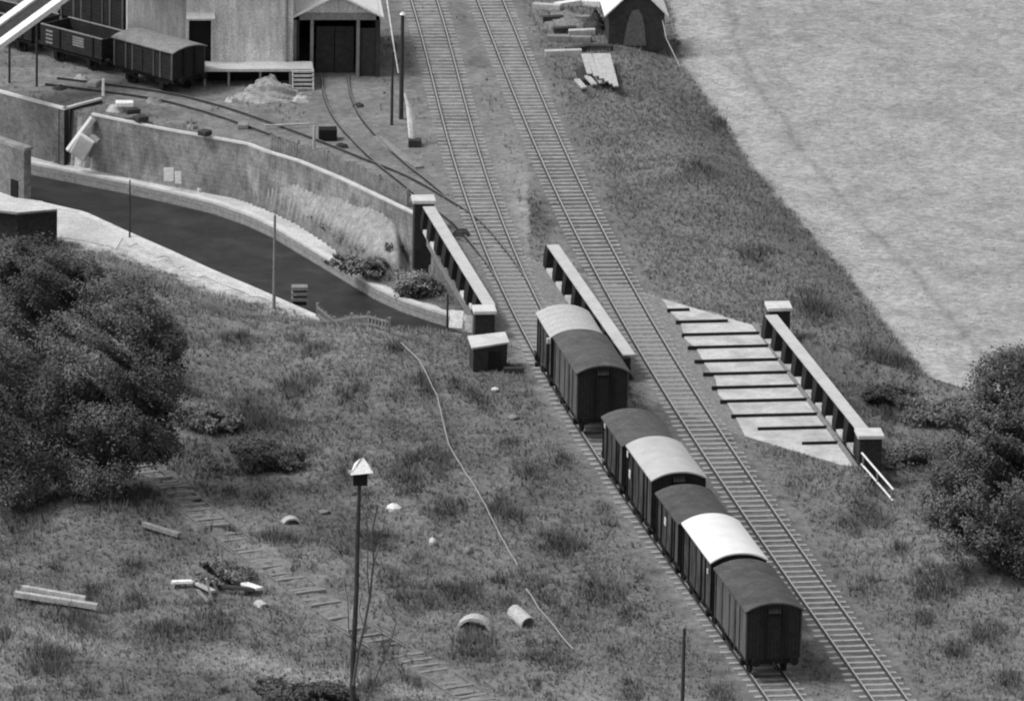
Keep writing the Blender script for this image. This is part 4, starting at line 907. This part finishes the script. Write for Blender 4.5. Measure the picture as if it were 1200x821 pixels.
# ------------------------------------------------------------------ trees and bushes
def leaves(lobes, n, size, tone, seed, base):
    r_ = np.random.default_rng(seed); L = np.array(lobes, float); vol = (L[:, 3]*L[:, 4]*L[:, 5])**.66; pr = vol/vol.sum()
    pick = r_.choice(len(L), n*2, p=pr); d = r_.normal(size=(n*2, 3)); d /= np.linalg.norm(d, axis=1)[:, None]
    rad = 1-.42*r_.random(n*2)**2.2
    lump = fbm(d[:, 0]*3+pick*7.1, d[:, 1]*3+d[:, 2]*2.3, 1.0, seed)        # uneven outline
    rad = rad*(.62+.78*lump)
    rad = rad*(1+.07*r_.normal(size=n*2)); P_ = L[pick, :3]+d*L[pick, 3:6]*rad[:, None]+r_.normal(size=(n*2, 3))*.07
    gap = fbm(P_[:, 0]*1.0+P_[:, 2]*.9, P_[:, 1]+P_[:, 2]*.8, 1.1, seed+5)
    keep = (gap > .40) & (P_[:, 2] > base+.02) ; P_ = P_[keep][:n]; d = d[keep][:n]; gp = gap[keep][:n]; pk = pick[keep][:n]; N = len(P_)
    nn = d*.7+r_.normal(size=(N, 3))*.55+np.array([0, 0, .5]); nn /= np.linalg.norm(nn, axis=1)[:, None]
    a = np.cross(nn, r_.normal(size=(N, 3))); a /= np.linalg.norm(a, axis=1)[:, None]; b = np.cross(nn, a)
    s = size*(.55+.9*r_.random(N))[:, None]
    V = np.stack([P_-a*s, P_-b*s*.55, P_+a*s, P_+b*s*.55], 1).reshape(-1, 3)
    lt = r_.uniform(.7, 1.35, len(L))[pk]; lt = lt*(.75+.5*fbm(P_[:, 0]+P_[:, 1], P_[:, 2]*1.3+P_[:, 1], 1.4, seed+9))
    t = np.repeat(tone*lt*(.78+.44*r_.random(N))*(.6+.8*np.clip((gp-.3)*2, 0, 1)), 4)  # leaves beside crown gaps get a darker tone, shade painted in
    return V, np.arange(len(V)).reshape(-1, 4), t
def tree(name, base, lobes, n, size, tone, label, cat, seed, group=None, trunk=.25, z=None):
    g = on(*base) if z is None else at(*base, z); r = empty(name, g, label, cat, group)
    V, Fs, t = leaves([(a, b, c, d, e, f) for a, b, c, d, e, f in lobes], n, size, tone, seed, 0)
    o = big('crown', V, Fs, 'leaf', t); o.parent = r
    rr = random.Random(seed); mb = MB(); hm_ = np.mean([l[2] for l in lobes]); top = max(l[2] for l in lobes)
    mb.tube([(0, 0, -.3), (rr.uniform(-.1, .1), 0, hm_*.5), (rr.uniform(-.3, .3), rr.uniform(-.2, .2), hm_), (0, 0, top)], [trunk, trunk*.8, trunk*.55, trunk*.2], 8)
    tk = mb.build('trunk', 'bark', r)
    for l in lobes:
        c = Vector(l[:3]); s_ = Vector((0, 0, hm_*rr.uniform(.25, .6)))
        MB().tube([s_, s_.lerp(c, .55)+Vector((0, 0, .2)), c], [trunk*.45, trunk*.3, trunk*.1], 6).build('limb', 'bark', tk)
    return r
def lobes_px(base, L, z=None):
    """lobes given as (x, y, radius px, depth offset m) -> local coordinates"""
    g = on(*base) if z is None else at(*base, z); s = S(base[1]); out = []
    for (x, y, r_, dy) in L:
        rr = r_/s; out.append(((x-base[0])/s+dy*.0, dy, (base[1]-y)/s/cp-dy*.3, rr, rr, rr*.92))
    return out
BT = (118, 578)
tree('tree', BT, lobes_px(BT, [(150, 375, 55, 1), (105, 420, 60, 0), (60, 450, 48, -.5), (165, 440, 52, 0), (120, 490, 60, -.6), (60, 520, 48, -.8), (175, 505, 42, -.4), (110, 545, 48, -1), (195, 400, 24, .5), (30, 545, 35, -1)]), 120000, .066, .12, 'biggest bushy tree of the left group, overlapping the canal bank', 'tree', 11, 'trees left of the canal bank', .3)
B2 = (40, 470)
tree('tree', B2, lobes_px(B2, [(45, 325, 48, 0), (95, 330, 32, 0), (15, 370, 45, 0), (75, 360, 42, .5), (10, 305, 28, .4), (30, 410, 45, 0)]), 62000, .066, .12, 'tree behind the biggest left tree, in front of the brick store', 'tree', 12, 'trees left of the canal bank', .25)
B3 = (5, 590)
tree('tree', B3, lobes_px(B3, [(5, 520, 50, 0), (-30, 470, 50, 0), (20, 560, 35, -.5), (-20, 420, 45, 1)]), 42000, .066, .12, 'leafy tree cut by the left edge of the picture', 'tree', 13, 'trees left of the canal bank', .22)
B4 = (1165, 668)
tree('tree', B4, lobes_px(B4, [(1180, 450, 45, 1), (1150, 500, 48, .4), (1195, 510, 50, 0), (1125, 545, 42, 0), (1165, 570, 55, -.5), (1110, 590, 34, 0), (1145, 620, 45, -.8), (1195, 625, 50, -.8), (1205, 440, 30, 1), (1225, 570, 60, 0)]), 115000, .066, .12, 'big dark bushy tree at the right edge beside the field', 'tree', 14, None, .3)
def bush(px, L, n, tone, label, seed, size=.1, group='bushes and scrub', z=None): return tree('bush', px, [(a, b, c*.62, d*1.15, e*1.15, f*.6) for a, b, c, d, e, f in lobes_px(px, L, z)], int(n*1.3), size*.8, tone*1.75, label, 'bush', seed, group, .05, z)
bush((300, 548), [(300, 522, 32, 0), (270, 530, 26, 0), (330, 528, 24, 0)], 9000, .066, 'broad low bush above the grey beam in mid slope', 21)
bush((240, 500), [(240, 482, 22, 0), (262, 488, 16, 0)], 3500, .07, 'small bush just right of the left trees', 22)
bush((262, 684), [(252, 664, 22, 0), (278, 670, 18, 0)], 5000, .07, 'rounded bush directly behind the plank litter', 23)
bush((322, 835), [(318, 800, 28, 0), (345, 806, 24, 0)], 6000, .045, 'left of two dark bushes at the bottom edge', 24)
bush((385, 835), [(378, 802, 26, 0), (395, 812, 20, 0)], 5000, .045, 'right of two dark bushes at the bottom edge', 25)
bush((430, 325), [(440, 305, 17, 0), (412, 300, 14, 0), (460, 318, 12, 0), (390, 290, 10, 0)], 3200, .085, 'dark bush on the bank below the retaining wall', 28, z=-3.1)
bush((492, 345), [(485, 318, 20, 0), (505, 335, 16, 0), (478, 338, 14, 0)], 4000, .085, 'dark bush at the foot of the far left bridge pillar', 29, z=-3.2)
bush((463, 296), [(462, 288, 9, 0)], 900, .03, 'tiny dark shrub left of the far bridge pillar', 30, z=-2.3)
bush((1098, 495), [(1092, 472, 22, 0), (1112, 465, 18, 0), (1075, 485, 18, 0)], 6000, .072, 'grey scrub at the lower corner of the field', 31)
bush((1060, 560), [(1052, 525, 24, 0), (1075, 540, 26, 0), (1070, 512, 22, 0)], 8000, .055, 'dark scrub behind the pale handrail', 32, z=-2.0)
bush((1040, 470), [(1035, 458, 20, 0), (1060, 468, 22, 0), (1048, 490, 24, 0)], 6000, .065, 'scrub on the bank right of the right bridge parapet', 33)
# ------------------------------------------------------------------ light
w = bpy.data.worlds.new('World'); scn.world = w; w.use_nodes = True; n = w.node_tree.nodes; l = w.node_tree.links
sk = n.new('ShaderNodeTexSky'); sk.sky_type = 'NISHITA'; sk.sun_disc = False; EL, AZ = 56, -98   # azimuth from +Y, clockwise
sk.sun_elevation = R(EL); sk.sun_rotation = R(AZ); sk.dust_density = 3; sk.air_density = 1.0
bw = n.new('ShaderNodeRGBToBW'); l.new(sk.outputs[0], bw.inputs[0]); l.new(bw.outputs[0], n['Background'].inputs[0]); n['Background'].inputs[1].default_value = .15
sd = bpy.data.lights.new('sun', 'SUN'); sd.energy = 1.25; sd.angle = R(12); so = bpy.data.objects.new('sun', sd); col.objects.link(so)
dv = Vector((math.sin(R(AZ))*math.cos(R(EL)), math.cos(R(AZ))*math.cos(R(EL)), math.sin(R(EL)))); so.rotation_euler = dv.to_track_quat('Z', 'Y').to_euler()
so.location = (20, 400, 80)
vs = scn.view_settings; vs.view_transform = 'Standard'; vs.look = 'None'; vs.gamma = 1; vs.exposure = 0.45
scn.cycles.filter_width = 2.1
scn.cycles.max_bounces = 5; scn.cycles.diffuse_bounces = 3
